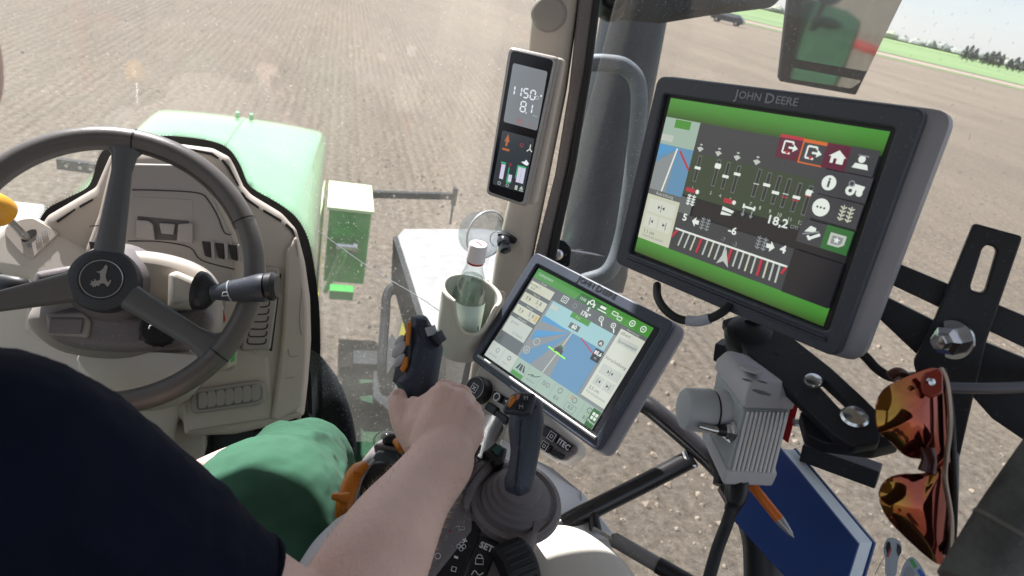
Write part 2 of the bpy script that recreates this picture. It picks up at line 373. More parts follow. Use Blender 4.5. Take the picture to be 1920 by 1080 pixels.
# loose clods and stones lying on the seedbed: too many to count
def clods():
    v = []; f = []
    for i in range(5000):
        if i < 3500: x = random.uniform(.2, 9); y = random.uniform(.5, 10)
        else: x = random.uniform(-8, 16); y = random.uniform(3, 22)
        if -1.5 < x < .3 and y < 5: continue
        r = random.choice((.008, .011, .014, .018, .028))*random.uniform(.7, 1.3); o = len(v)
        a = random.random()*6.28
        for k in range(5):
            t = a + k*1.2566 + random.uniform(-.3, .3); rr = r*random.uniform(.7, 1.2); v.append((x+rr*cos(t), y+rr*sin(t), r*random.uniform(-.1, .25)))
        v.append((x+random.uniform(-.3, .3)*r, y+random.uniform(-.3, .3)*r, r*random.uniform(.7, 1.1)))
        f += [(o+k, o+(k+1) % 5, o+5) for k in range(5)]
    return v, f
m_clod = mat('dry_clod', (.24, .195, .15), .95, var=.3, vscale=3)
tag(ob('soil_clods', clods(), m_clod, sharp=10), 'small dry clods and stones scattered over the sown field', 'clods', kind='stuff')

# far wood: one mass
def blob(c, r, h, n=7):
    a = random.random()*6; rings = []
    for z, k in ((0, .75), (.3, 1), (.65, .85), (1, .3)):
        rings.append([A(c[0]+r*k*cos(a+2*pi*j/n)*random.uniform(.8, 1.15), c[1]+r*k*sin(a+2*pi*j/n)*random.uniform(.8, 1.15), c[2]+h*z*random.uniform(.93, 1.05)) for j in range(n)])
    return g_loft(rings)
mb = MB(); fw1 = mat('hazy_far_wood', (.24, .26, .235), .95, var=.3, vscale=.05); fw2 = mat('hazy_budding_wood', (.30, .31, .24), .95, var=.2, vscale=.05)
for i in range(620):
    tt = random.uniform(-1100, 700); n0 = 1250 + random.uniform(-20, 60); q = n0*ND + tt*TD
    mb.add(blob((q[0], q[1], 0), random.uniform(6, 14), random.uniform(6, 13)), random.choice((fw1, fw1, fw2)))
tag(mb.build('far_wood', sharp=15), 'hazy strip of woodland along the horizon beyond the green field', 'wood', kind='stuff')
# individual trees on the horizon at the right
PINE = mat('dark_conifer_foliage', (.05, .07, .055), .95, var=.3, vscale=.4); BARK = mat('tree_bark', (.12, .09, .07), .9, var=.2)
def tree(px, h, wd, lab, dark=True):
    g = None
    r = ray(px, 77+.23*(px-1700)); azd = nrm((r[0], r[1], 0)); D = 470/(azd@ND); b = azd*D
    t = thing('conifer_tree', lab, 'tree', (b[0], b[1], .25), 'dark trees on the horizon beyond the green field')
    ob('trunk', g_tube([A(b[0], b[1], .2), A(b[0], b[1], h*.55)], [.35, .2], n=6, smooth=0), BARK, t)
    v = []; f = []
    for k in range(260):
        z = random.uniform(.12, 1); rad = wd*(1-z)**.55*random.uniform(.35, 1.05); a = random.random()*6.28
        c = A(b[0]+rad*cos(a), b[1]+rad*sin(a), h*z+.25); s = random.uniform(.22, .5)
        o = len(v)
        for q in range(3): v.append(tuple(c + np.random.uniform(-1, 1, 3)*s*1.3))
        v.append(tuple(c+A(0, 0, s))); f += [(o, o+1, o+2), (o, o+1, o+3), (o+1, o+2, o+3)]
    ob('crown', (v, f), PINE, t, sharp=10)
for px, h, wd, lab in [(1808, 7.2, 2.4, 'leftmost dark conifer of the horizon row'), (1817, 8.0, 2.6, 'tall dark conifer second from the left in the horizon row'),
        (1827, 7.0, 2.5, 'shorter dark conifer third from the left in the horizon row'), (1846, 6.3, 2.2, 'small dark conifer just after the first gap in the horizon row'),
        (1857, 7.4, 3.0, 'broad dark conifer left of the horizon row centre gap'), (1866, 7.8, 2.8, 'full dark conifer touching its broad left neighbour on the horizon'),
        (1876, 7.0, 2.6, 'dark conifer right of the densest clump on the horizon'), (1893, 5.8, 2.4, 'low dark conifer after the second gap in the horizon row'),
        (1903, 7.2, 2.7, 'dark conifer second from the right in the horizon row'), (1915, 6.6, 2.6, 'dark conifer at the right end of the horizon row')]:
    tree(px, h, wd, lab)

# parked car on the far verge
cb = A(*ZP(1362, 45, 0)); cb[2] = .02
car = thing('parked_car', 'dark estate car parked on the far green verge', 'car', cb)
CARP = mat('dark_car_paint', (.03, .035, .045), .3, coat=.5); CGL = mat('car_window_glass', (.25, .29, .33), .1, spec=1)
def carside(prof, w0, w1=None):
    w1 = w1 or w0
    L_ = [cb + TD*x + A(0, 0, z) - ND*(w0 if z < .95 else w1) for x, z in prof]; R_ = [cb + TD*x + A(0, 0, z) + ND*(w0 if z < .95 else w1) for x, z in prof]
    return g_loft([L_, R_])
ob('body', carside([(-2.3, .35), (-2.35, .75), (-2.2, .95), (-1.25, 1.02), (-.6, 1.45), (1.5, 1.48), (2.15, 1.0), (2.3, .8), (2.28, .35)], .88, .75), CARP, car, bevel=.05)
ob('window', carside([(-1.1, 1.03), (-.58, 1.38), (1.4, 1.4), (1.9, 1.03)], .8, .79), CGL, car)
for x in (-1.45, 1.4):
    for s in (-1, 1):
        wo = ob('wheel', g_lathe(cb+TD*x+A(0, 0, .33)+ND*s*.72, ND*s, [(.33, 0), (.33, .18), (.2, .19), (.05, .17)], 18), TYRE, car)
        ob('rim', g_lathe(cb+TD*x+A(0, 0, .33)+ND*s*.905, ND*s, [(.19, 0), (.1, .01), (.02, .0)], 12), SILVER, wo)
for s in (-.6, .6): ob('headlight', g_box(cb-TD*2.28+A(0, 0, .72)+ND*s, TD, ND, A(0, 0, 1), .12, .35, .16), WHITEPR, car, bevel=.02)

# ================================================================== THE TRACTOR
tr = thing('tractor', 'green tractor seen from inside its beige cab, long hood ahead', 'tractor', (-.40, 1.0, 0))
# ---- hood
def hood_ring(y, zt, hw, dz):
    cx = -.452; k = float(np.interp(y, [1.5, 2.4, 3.3, 3.85], [.62, .74, .86, .93]))
    h = [(0, .02), (k*.5, .014), (k*.93, .0), (k, -.010), (k+(1-k)*.2, -.03), (k+(1-k)*.8, -.03-.30*(1-k)), (.985, -.08-.36*(1-k)), (1, -.34), (1, -.55), (1, -.95)]
    return [A(cx-hw*a, y, zt+b*dz) for a, b in h[::-1][:-1]] + [A(cx+hw*a, y, zt+b*dz) for a, b in h]
HY = [1.52, 1.9, 2.4, 3.0, 3.5, 3.80, 3.90, 3.93, 3.95]; HZ = [2.06, 2.06, 2.05, 2.02, 1.985, 1.955, 1.935, 1.92, 1.6]
rings = [hood_ring(y, z, hw, dz) for y, z, hw, dz in zip(HY, HZ, [.455, .457, .457, .457, .457, .456, .450, .44, .41], [.95, .93, .9, .88, .86, .82, .8, .8, .5])]
hood = ob('hood', g_loft(rings), HOODG, tr, sub=2)
def on_hood(x, y):
    return np.interp(y, HY, HZ)+.018-((x+.445)/.41)**2*.012
ob('centre_ridge', g_tube([A(-.445, y, on_hood(-.445, y)-.002) for y in (1.6, 2.2, 3.0, 3.5, 3.8)], .007, n=8, flat=((0, 0, 1), .5)), HOODG, hood)
for dx in (-.035, .035):
    ob('hood_latch', g_box(A(-.445+dx, 3.84, 1.975), A(1, 0, 0), A(0, 1, 0), A(0, 0, 1), .022, .04, .03), HOODG, hood, bevel=.006)
GRILLE = mat('side_grille', (.10, .12, .12), .5, bump=.6, bscale=150, var=.2, dirt=.5)
ob('side_screen', g_prism([A(.003, y, z) for y, z in ((1.65, 1.78), (2.6, 1.74), (3.5, 1.68), (3.6, 1.55), (3.3, 1.35), (1.65, 1.25))], (.006, 0, 0)), GRILLE, hood)
ob('hood_stripe', g_prism([A(.006, y, z) for y, z in ((1.65, 1.86), (3.5, 1.78), (3.55, 1.72), (1.65, 1.81))], (.004, 0, 0)), YRIM, hood)
ob('front_frame', g_box(A(-.42, 3.0, 1.05), A(1, 0, 0), A(0, 1, 0), A(0, 0, 1), .62, 3.2, .45), DKGREEN, tr, bevel=.04)
# ---- weight box, hitch and marker arms ahead of the tractor
bx = [YP(632, 342, 4.35), YP(694, 348, 4.35)]
zt = 1.18
c = [ZP(628, 342, zt), ZP(694, 348, zt), ZP(700, 396, zt), ZP(628, 392, zt)]
x0, x1, y0, y1 = c[0][0]-.03, c[1][0], c[2][1], c[1][1]
def bbox(x0, x1, y0, y1, z0, z1): return g_box(A((x0+x1)/2, (y0+y1)/2, (z0+z1)/2), A(1, 0, 0), A(0, 1, 0), A(0, 0, 1), x1-x0, y1-y0, z1-z0)
box = thing('weight_box', 'green steel box with pale lid ahead of the tractor hood', 'weight box', (x0, y0, 0))
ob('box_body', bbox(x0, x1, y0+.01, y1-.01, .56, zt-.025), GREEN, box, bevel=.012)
LIDM = mat('pale_green_lid', (.50, .62, .38), .4, var=.05)  # lid is a much paler green than the box body
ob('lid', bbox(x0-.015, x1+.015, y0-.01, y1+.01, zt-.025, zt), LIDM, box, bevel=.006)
ob('hinge_fitting', g_tube([A(x0+.10, y0-.03, .92), A(x0+.12, y0-.06, .85), A(x0+.08, y0-.05, .70), A(x0+.02, y0-.04, .5)], [.035, .045, .03, .02], n=10), GREEN, box)
ob('hinge_pin', g_lathe(A(x0+.07, y0-.06, .9), (1, 0, 0), [(.03, 0), (.03, .12), (.045, .12), (.045, .15)], 12), CHROME, box)
ob('lower_step', g_box(ZP(640, 548, .75), A(1, 0, 0), A(0, 1, 0), A(0, 0, 1), .16, .10, .07), GREEN, box, bevel=.006)
def bar(name, pa, pb, h, m, lab=None):
    d = nrm(pb-pa); n = nrm(np.cross(d, (0, 0, 1))); c = (pa+pb)/2
    return g_box(c, d, n, A(0, 0, 1), np.linalg.norm(pb-pa), .05, h)
ma = thing('marker_arm', 'dark steel marker arm reaching right from the green weight box', 'marker arm', ZP(700, 362, 1.1))
pa, pb = ZP(697, 364, 1.1), ZP(852, 368, 1.1)
ob('arm', bar('', pa, pb, .055, None), DUSTY, ma, bevel=.006)
ob('end_bracket', g_box(pb+A(0, 0, 0), A(1, 0, 0), A(0, 1, 0), A(0, 0, 1), .035, .07, .16), DUSTY, ma, bevel=.006)
ob('end_rod', g_tube([pb+A(0, 0, -.06), pb+A(0, -.03, -.25)], .012, n=8, smooth=0), DUSTY, ma)
for k in (.25, .9): ob('bolt', g_lathe(pa*(1-k)+pb*k+A(0, -.028, 0), (0, -1, 0), [(.014, 0), (.014, .008), (.004, .01)], 8), CHROME, ma)
ma = thing('marker_arm', 'short drilled steel marker arm left of the dashboard, seen under the wheel rim', 'marker arm', ZP(150, 312, 1.1))
pa, pb = ZP(108, 306, 1.15), ZP(215, 320, 1.15)
ob('arm', bar('', pa, pb, .075, None), DUSTY, ma, bevel=.006)
for k in (.18, .42, .6): ob('bolt', g_lathe(pa*(1-k)+pb*k+A(0, -.028, 0), (0, -1, 0), [(.012, 0), (.012, .008), (.004, .01)], 8), CHROME, ma)
# ---- right front mudguard, wheel
def zpoly(pts, z): return [ZP(x, y, z) for x, y in pts]
WX = .98
whl = ob('front_wheel', g_lathe(A(.52, 3.05, .80), (1, 0, 0), [(.30, .02), (.42, 0), (.62, -.01), (.74, .03), (.78, .10), (.80, .22), (.78, .38), (.72, .44), (.42, .46)], 48), mat('pale_dusty_tyre', (.22, .20, .17), .85, bump=.8, bscale=60, var=.3), tr)
ob('rim', g_lathe(A(.515, 3.05, .80), (1, 0, 0), [(.40, -.012), (.385, .02), (.33, .07), (.16, .09), (.14, .03), (.02, .03)], 40), YRIM, whl)
mg = MB()
mg.add(g_prism([ZP(x, y, z) for x, y, z in ((745, 442, 1.72), (757, 428, 1.73), (905, 428, 1.76), (935, 433, 1.76), (935, 560, 1.80), (838, 640, 1.78), (800, 610, 1.78))], (0, 0, -.02)), FENDER)
fen = mg.build('front_mudguard', tr, bevel=.008)
ob('mudguard_side', g_prism([ZP(745, 442, 1.72), ZP(800, 612, 1.78), ZP(838, 642, 1.78), ZP(835, 720, 1.45), ZP(770, 620, 1.5), ZP(742, 520, 1.60)], (-.02, 0, -.01)), DUSTY, fen)
ob('mudguard_bracket', g_tube([ZP(760, 538, 1.5), ZP(728, 548, 1.5), ZP(722, 600, 1.42), ZP(716, 690, 1.3), ZP(722, 730, 1.2)], .032, n=10, flat=((1, 0, 0), .7)), DUSTY, fen)
ob('mudguard_plate', g_prism([ZP(x, y, 1.22) for x, y in ((700, 690), (735, 622), (770, 680), (830, 700), (850, 760), (800, 790), (735, 775), (700, 745))], (0, 0, -.04)), DUSTY, fen, bevel=.01)
ob('step_plate', g_box(ZP(684, 684, 1.2), A(1, 0, 0), A(0, 1, 0), A(0, 0, 1), .12, .12, .09), DUSTY, tr, bevel=.01)
for i, (a, b) in enumerate((((712, 762), (738, 755)), ((640, 735), (840, 742)), ((640, 700), (760, 706)))):
    ob('hydraulic_pipe', g_tube([ZP(a[0], a[1], 1.0+.05*i), ZP((a[0]+b[0])/2, a[1]-8, 1.05+.05*i), ZP(b[0], b[1], 1.0+.05*i)], .03, n=10), DKGREEN, tr)
ob('side_tank', g_prism([ZP(x, y, 1.0) for x, y in ((640, 705), (760, 700), (830, 760), (830, 860), (650, 860))], (0, 0, -.3)), DKGREEN, tr, bevel=.03)
ob('exhaust_cleaner', g_loft([[W(x, y, d)+A(0, 0, 0) for x, y, d in ring] for ring in (
    [(560, 650, 1.65), (578, 640, 1.55), (600, 668, 1.5), (596, 700, 1.6)], [(570, 690, 1.68), (598, 655, 1.5), (650, 715, 1.45), (640, 760, 1.65)],
    [(570, 800, 1.7), (600, 690, 1.45), (674, 775, 1.42), (672, 860, 1.65)], [(570, 900, 1.7), (600, 760, 1.45), (676, 850, 1.42), (676, 930, 1.65)])]), DUSTY, tr, sub=3)
lf = ob('front_mudguard', g_prism(zpoly(((-60, 366), (85, 382), (92, 420), (60, 560), (-60, 560)), 1.85), (0, 0, -.02)), FENDER, tr, bevel=.01)
for k, (x, y) in enumerate(((20, 500), (30, 485), (42, 505))):
    ob('hose', g_tube([W(x-50, y+40, 1.6), W(x, y, 1.6), W(x+45, y-28, 1.6)], .008, n=8), RUBBER, tr)
# rear quarter: seen only in the mirror
rf = ob('rear_fender', g_loft([[A(x, y, z) for x, z in ((.85, z0-.04), (.92, z0), (1.35, z0), (1.45, z0-.03), (1.47, z0-.12), (.85, z0-.12))] for y, z0 in ((-.1, 1.6), (-.25, 2.0), (-.6, 2.25), (-1.1, 2.3), (-1.6, 2.1), (-1.9, 1.7))]), DKGREEN, tr, bevel=.02)
ob('rear_wheel', g_lathe(A(.95, -1.05, .98), (1, 0, 0), [(.4, .1), (.7, 0), (.92, .03), (.98, .15), (.98, .4), (.9, .5), (.4, .4)], 40), TYRE, tr)
for y in (-.7, -1.35):
    wl = ob('work_light', g_lathe(A(1.2, y, 2.50), (0, 1, .1), [(.05, -.03), (.085, 0), (.085, .03), (.07, .035)], 20), BLACK, tr)
    ob('stalk', g_tube([A(1.2, y, 2.45), A(1.2, y, 2.25)], .015, n=8, smooth=0), BLACK, wl)
sdr = thing('seed_drill', 'red seed drill frame behind the tractor, seen in the mirror', 'seed drill', (.5, -4.5, 0))
REDP = mat('red_machine_paint', (.22, .02, .015), .5, var=.3)
for z in (1.0, 1.6): ob('frame_bar', bbox(-2.5, 2.8, -4.6, -4.45, z, z+.06), REDP, sdr, bevel=.01)
for x in (-2.4, -.8, .8, 2.4): ob('frame_post', bbox(x, x+.1, -4.45, -4.35, .3, 2.2), REDP, sdr, bevel=.01)
# ---- exhaust stack, collar, handrail, upper beam outside the right door glass
def R2(x0, y0, x1, y1, d0, d1, r0_, r1_, name, m, par, n=32):
    return ob(name, g_tube([W(x0, y0, d0), W(x1, y1, d1)], [r0_, r1_], n=n, smooth=0), m, par)
dwn = A(0, 0, -1)
ex_t, ex_b = W(1205, -60, 1.95), W(1100, 520, 2.0)
exh = ob('exhaust_stack', g_tube([ex_t, (ex_t+ex_b)/2, ex_b], [.098, .096, .094], n=36, smooth=3), EXH, tr)
ob('stack_collar', g_lathe(ex_b+A(0, 0, .02), ex_t-ex_b, [(.06, -.05), (.112, -.045), (.116, 0), (.112, .05), (.096, .055)], 36), EXH, exh)
ob('handrail', g_tube([W(1105, 118, 1.62), W(1135, 118, 1.62), W(1172, 126, 1.62), W(1196, 158, 1.62), W(1196, 230, 1.62), W(1178, 380, 1.63), W(1163, 460, 1.64), W(1140, 510, 1.64), W(1095, 528, 1.66)], .0205, n=14), mat('dusty_handrail', (.12, .14, .16), .5, bump=.2, bscale=300, var=.2, dirt=.6), tr)
ob('beam', g_prism([W(x, y, 1.5) for x, y in ((1125, -40), (1500, -40), (1460, 0), (1330, 17), (1245, 31), (1130, 20))], FW*.05), DUSTY, tr, bevel=.01)
ob('beam_knob', g_lathe(W(1148, 2, 1.45), -FW, [(.034, -.03), (.034, 0), (.026, .012), (.018, .004), (.012, .012), (.002, .012)], 28), BLACK, tr)
ob('latch_plate', g_prism([W(x, y, 1.36) for x, y in rnd(((1030, 470), (1040, 448), (1058, 450), (1072, 466), (1068, 500), (1030, 500)), 6)], FW*.006), DUSTY, tr, bevel=.002)
ob('latch_bolt', g_lathe(W(1045, 478, 1.35), -FW, [(.011, 0), (.011, .012), (.006, .018)], 16), CHROME, tr)
# ---- mirror: real glass turned towards the rear quarter
mc = W(1590, 70, 1.75); to_eye = nrm(EYE-mc); to_tgt = nrm(A(1.45, -1.6, 2.0)-mc); mn = nrm(to_eye+to_tgt)
mf = Fr(mc, mn)
mir = ob('door_mirror', g_plate(mf, [rnd([mf.px(*q) for q in ((1490, -90), (1738, -90), (1606, 180), (1462, 154))], .006)], -.003, .04, .006, pixels=False), DUSTY, tr)
MIRG = mat('mirror_glass', (.50, .53, .53), .04, metal=1)
ob('mirror_glass', g_plate(mf, [rnd([mf.px(*q) for q in ((1512, -55), (1716, -55), (1626, 134), (1487, 110))], .008)], .001, .003, 0, pixels=False), MIRG, mir)
ob('wide_angle_glass', g_plate(mf, [rnd([mf.px(*q) for q in ((1484, 126), (1616, 151), (1596, 166), (1479, 147))], .008)], .001, .003, 0, pixels=False), MIRG, mir)
ob('mirror_arm', g_tube([mc-mn*.03, mc-mn*.08+A(0, 0, .3), A(.6, 1.35, 3.42)], .018, n=10), DUSTY, mir)
# ---- cab shell
CABW = mat('cab_roof_lining', (.40, .38, .35), .8)
ob('roof', bbox(-1.25, .80, -1.0, 1.35, 3.50, 3.62), CABW, tr, bevel=.03)
ob('cab_floor', bbox(-1.0, .42, -.9, 1.15, 1.74, 1.80), BLACK, tr, bevel=.01)
ob('rear_post', bbox(.62, .72, -.95, -.85, 1.8, 3.5), TAUPE, tr, bevel=.02)
ob('rear_post', bbox(-1.05, -.95, -.95, -.85, 1.8, 3.5), TAUPE, tr, bevel=.02)
ob('rear_wall', bbox(-.95, .62, -.95, -.90, 1.8, 2.5), TAUPE, tr, bevel=.01)
# windscreen and right door glass, both with a little dust
ws0 = Fr(A(0, 1.50, 2.5), (0, -1, .06))
ob('windscreen', g_prism([A(-1.05, 1.545, 1.7), A(.42, 1.545, 1.7), A(.42, 1.45, 3.5), A(-1.05, 1.45, 3.5)], (0, .004, 0)), WGLASS, tr)
DN = nrm(A(-1.2, -.42, 0)); dr = Fr(A(.47, 1.22, 2.6), DN)
ob('door_glass', g_prism([A(.47, 1.22, 1.9), A(.86, .1, 1.9), A(.86, .1, 3.5), A(.47, 1.22, 3.5)], -DN*.004), DGLASS, tr)
# ---- A-pillar with trim and seal
pn = nrm(A(-.35, -.93, 0)); pf = Fr(W(1000, 300, 1.2), pn)
pil_pts = [(1005, -60), (1092, -60), (1058, 180), (1028, 330), (990, 520), (950, 640), (900, 760), (868, 760), (880, 690), (912, 585), (925, 490), (948, 390), (975, 240), (990, 60)]
pil = ob('front_pillar', g_plate(pf, [pil_pts], 0, .10, .028, seg=4), BEIGE, tr)
ob('screw_cap', g_lathe(pf.PX(1029, 26, 0), pn, [(.030, -.004), (.0275, .004), (.024, .007), (.01, .008), (.002, .008)], 32), BEIGE2, pil)
ob('pillar_trim', g_plate(pf, [[(1091, -60), (1124, -60), (1100, 130), (1062, 330), (1030, 470), (1010, 560), (985, 560), (1004, 470), (1040, 330), (1066, 170)]], -.012, .09, .006), TAUPE, pil)
ob('door_seal', g_plate(pf, [[(1120, -60), (1134, -60), (1108, 140), (1078, 320), (1050, 450), (1030, 540), (1016, 540), (1036, 440), (1066, 310), (1096, 130)]], -.004, .05, .005), RUBBER, pil)

ob('glass_edge', g_tube([W(596, 432, 1.52), W(690, 500, 1.50), W(800, 566, 1.46), W(900, 640, 1.42)], .0009, n=6, smooth=3), GREYPR, tr)
# ================================================================== DASHBOARD
DO = W(400, 400, 1.22); df = Fr(DO, (.06, -.90, .42))
def DP(name, outs, w, th, bev, m, par, rr=0, **k):
    outs = [rnd(o, rr) if rr else o for o in outs]
    return ob(name, g_plate(df, outs, w, th, bev), m, par, sharp=k.get('sharp', 40))
body_o = [(62, 440), (84, 404), (176, 350), (203, 288), (290, 262), (398, 276), (430, 293), (453, 345), (470, 364), (528, 399), (556, 430), (572, 490), (582, 560), (584, 640), (578, 720), (571, 782), (520, 800), (440, 818), (352, 822), (338, 790), (300, 770), (120, 700), (40, 620)]
dash = DP('dashboard', [body_o], 0, .14, .016, BEIGE, tr, 7)
# black printed border of the windscreen, with a dotted fringe, lying on the glass
def off(poly, d, c):  # push polyline outwards
    out = []
    for i, p in enumerate(poly):
        a = np.array(poly[max(i-1, 0)], float); b = np.array(poly[min(i+1, len(poly)-1)], float); t = nrm(b-a); n = A(t[1], -t[0]); out.append(np.array(p)+n*d)
    return out
gf = Fr(A(0, 1.49, 2.5), (0, -1, 0))
fr_l = smoothpts([(64, 450), (90, 400), (128, 378), (172, 352), (190, 300), (204, 280)], 8); fr_r = smoothpts([(276, 262), (330, 262), (390, 270), (424, 284), (444, 312), (458, 345), (475, 362), (520, 388), (552, 414), (572, 452), (584, 510), (592, 580), (594, 660), (590, 720), (580, 800)], 8)
for pl in (fr_l, fr_r):
    inn = [np.array(p) for p in off(pl, -16, 0)]; ou = off(pl, 7, 0)
    fb = MB(); fb.add(g_loft([[gf.PX(*p) for p in inn], [gf.PX(*p) for p in ou]], cap=False, closed=False), FRIT)
    q = off(pl, 8.5, 0); acc = 0
    for i in range(len(q)-1):
        a, b = np.array(q[i], float), np.array(q[i+1], float); L_ = np.linalg.norm(b-a); n_ = max(1, int(L_/3.6)); t = (b-a)/L_; nn = A(t[1], -t[0])
        for k in range(n_):
            for row, rr in ((0, 1.35), (3.0, 1.05), (6.0, .7)):
                c = a+(b-a)*(k+(.5 if row == 3.0 else 0))/n_ + nn*row
                fb.add(g_poly([gf.PX(c[0]+rr*x_, c[1]+rr*y_) for x_, y_ in ((1, 0), (0, 1), (-1, 0), (0, -1))]), FRIT)
    fb.build('windscreen_border', tr)
# defroster slots along the border
for pts in ([(105, 414), (140, 391), (141, 394), (108, 418)], [(148, 386), (174, 372), (174, 376), (150, 390)], [(310, 271), (345, 275), (346, 280), (312, 275)],
            [(355, 278), (398, 286), (411, 296), (408, 298), (396, 291), (355, 282)], [(418, 298), (430, 312), (449, 348), (446, 349), (427, 316), (415, 301)],
            [(455, 360), (462, 370), (486, 388), (485, 392), (458, 374), (452, 362)], [(494, 392), (528, 412), (527, 417), (493, 397)], [(537, 418), (550, 430), (556, 448), (552, 446), (546, 434), (535, 423)]):
    DP('defroster_slot', [pts], .0015, .003, 0, SEAM, dash)
DP('binnacle_rim', [[(156, 470), (182, 400), (206, 300), (228, 284), (300, 282), (362, 290), (392, 310), (414, 350), (440, 400), (462, 450), (470, 520), (445, 640), (200, 640)]], .030, .03, .014, BEIGE, dash, 8)
DP('binnacle_panel', [[(170, 460), (196, 400), (216, 320), (250, 306), (345, 308), (380, 340), (410, 395), (434, 450), (440, 520), (420, 600), (210, 600)]], .036, .008, .004, BEIGE2, dash, 8)
# seams of the lower cluster panel
def seam(pts, w, par=None, r=.0011, frm=None, name='panel_seam', m=None):
    frm = frm or df
    return ob(name, g_tube([frm.PX(x, y, w) for x, y in pts], r, n=6, smooth=4), m or SEAM, par or dash)
seam([(248, 356), (300, 357), (372, 362), (392, 378), (408, 405), (420, 435), (434, 440)], .0365)
seam([(168, 424), (192, 421), (200, 405), (210, 378)], .0365)
seam([(240, 452), (300, 453), (356, 464), (378, 488), (440, 505)], .0365)
# storage tray
tray = DP('tray', [[(252, 368), (362, 374), (362, 458), (250, 450)]], .0368, .004, .001, BEIGE2, dash, 3)
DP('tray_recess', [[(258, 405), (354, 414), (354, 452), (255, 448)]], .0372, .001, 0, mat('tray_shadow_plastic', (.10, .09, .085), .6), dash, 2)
DP('tray_clip', [[(255, 412), (277, 414), (286, 420), (290, 450), (254, 447)]], .046, .010, .002, BEIGE2, dash, 3)
DP('tray_clip', [[(334, 420), (361, 418), (361, 456), (331, 453)]], .046, .010, .002, BEIGE2, dash, 3)
DP('tray_tongue', [[(298, 418), (328, 420), (325, 440), (302, 438)]], .044, .008, .002, BEIGE2, dash, 3)
# air vents
for x0, n_ in ((378, 3), (166, 1)):
    for k in range(n_):
        x = x0+k*25; DP('air_vent', [[(x, 452+k*3), (x+16, 454+k*3), (x+18, 484+k*3), (x+6, 480+k*3)]], .0385, .004, .001, SEAM, dash, 3)
        DP('vent_blade', [[(x+17, 452+k*3), (x+23, 453+k*3), (x+25, 486+k*3), (x+19, 484+k*3)]], .044, .008, .002, BEIGE2, dash, 2)
# tall louvre panel on the right and the wide one below
pan = DP('louvre_panel', [[(474, 500), (524, 502), (524, 530), (507, 656), (452, 658), (456, 600)]], .016, .018, .004, BEIGE2, dash, 6)
DP('panel_shadow_gap', [[(522, 512), (528, 514), (510, 658), (505, 658)]], .002, .003, 0, SEAM, dash)
for k in range(7):
    y = 561+k*14.0; x0, x1 = 478-k*2.2, 506-k*1.3
    seam([(x0, y-11), (x0-.5, y-3), (x0+4, y), (x1-6, y), (x1, y-4), (x1+.8, y-10)], .0165, pan, .0012, name='louvre')
DP('socket_cover', [[(487, 511), (512, 512), (510, 526), (486, 524)]], .0185, .003, .001, TAUPE, dash, 3)
pan = DP('louvre_panel', [[(360, 732), (484, 714), (497, 720), (497, 752), (486, 760), (364, 777), (357, 768)]], .014, .012, .003, BEIGE2, dash, 6)
DP('louvre_recess', [[(366, 738), (480, 720), (492, 726), (491, 748), (480, 754), (370, 770)]], .0145, .001, 0, TAUPE, dash, 6)
for k in range(7):
    x = 372+k*16.6; y = 737-k*2.4
    DP('louvre', [[(x, y), (x+13, y-2), (x+17, y+6), (x+17, y+22), (x+13, y+28), (x, y+30)]], .0175, .003, .001, BEIGE2, dash, 5)
fr_ = [(366, 738), (480, 720), (492, 726), (491, 748), (480, 754), (370, 770)]
seam(rnd(fr_+[fr_[0]], 2), .0165, pan, .0016, name='louvre_frame', m=BEIGE)
# raised outer ridge and moulding lines on the right cheek
DP('cheek', [[(536, 470), (556, 440), (570, 500), (578, 580), (578, 660), (570, 760), (520, 790), (508, 786), (520, 700), (528, 620), (532, 560)]], .012, .015, .008, BEIGE, dash, 10)
for pts in ([(566, 540), (562, 600), (566, 628)], [(541, 654), (544, 668), (560, 667)], [(536, 709), (552, 707)]): seam(pts, .0125, r=.0008, m=BEIGE2)
st = DP('sticker', [[(430, 642), (447, 636), (444, 682), (427, 690)]], .0225, .0008, 0, mat('pale_sticker', (.6, .6, .5), .5), dash)
DP('sticker_print', [[(434, 656), (442, 654), (440, 676), (432, 680)]], .0235, .0008, 0, mat('sticker_green', (.1, .5, .15), .5), st)
DP('sticker_print', [[(438, 646), (444, 644), (443, 655), (437, 657)]], .0235, .0008, 0, mat('sticker_yellow', (.7, .6, .05), .5), st)
DP('lower_block', [[(330, 690), (430, 690), (430, 640), (505, 668), (520, 790), (345, 818)]], .0035, .02, .01, BEIGE, dash, 8)
ob('key', g_tube([df.PX(412, 578, .05), df.PX(414, 600, .03)], [.006, .008], n=10), RED, dash); ob('key_ring', g_ell(df.PX(413, 578, .055), [A(.006, 0, 0), A(0, .004, 0), A(0, 0, .007)]), CHROME, dash)
# leg posts and dark footwell under the dashboard
ob('footwell', g_prism([YP(x, y, 1.24) for x, y in ((200, 700), (570, 700), (576, 800), (660, 860), (690, 1000), (200, 1000))], (0, .05, 0)), BLACK, tr)
ob('lower_post', g_plate(df.off(-.04), [rnd([(338, 760), (385, 800), (386, 842), (378, 872), (330, 900), (300, 800)], 6)], 0, .05, .006), BEIGE, dash)
ob('lower_post', g_plate(df.off(-.06), [rnd([(558, 770), (566, 760), (563, 800), (555, 800)], 2)], 0, .03, .003), BEIGE, dash)
for x, y in ((420, 830), (455, 820), (500, 830)):
    ob('pedal', g_box(W(x, y+20, 1.32), RT, UP, -FW, .05, .10, .02), BLACK, tr, bevel=.006)
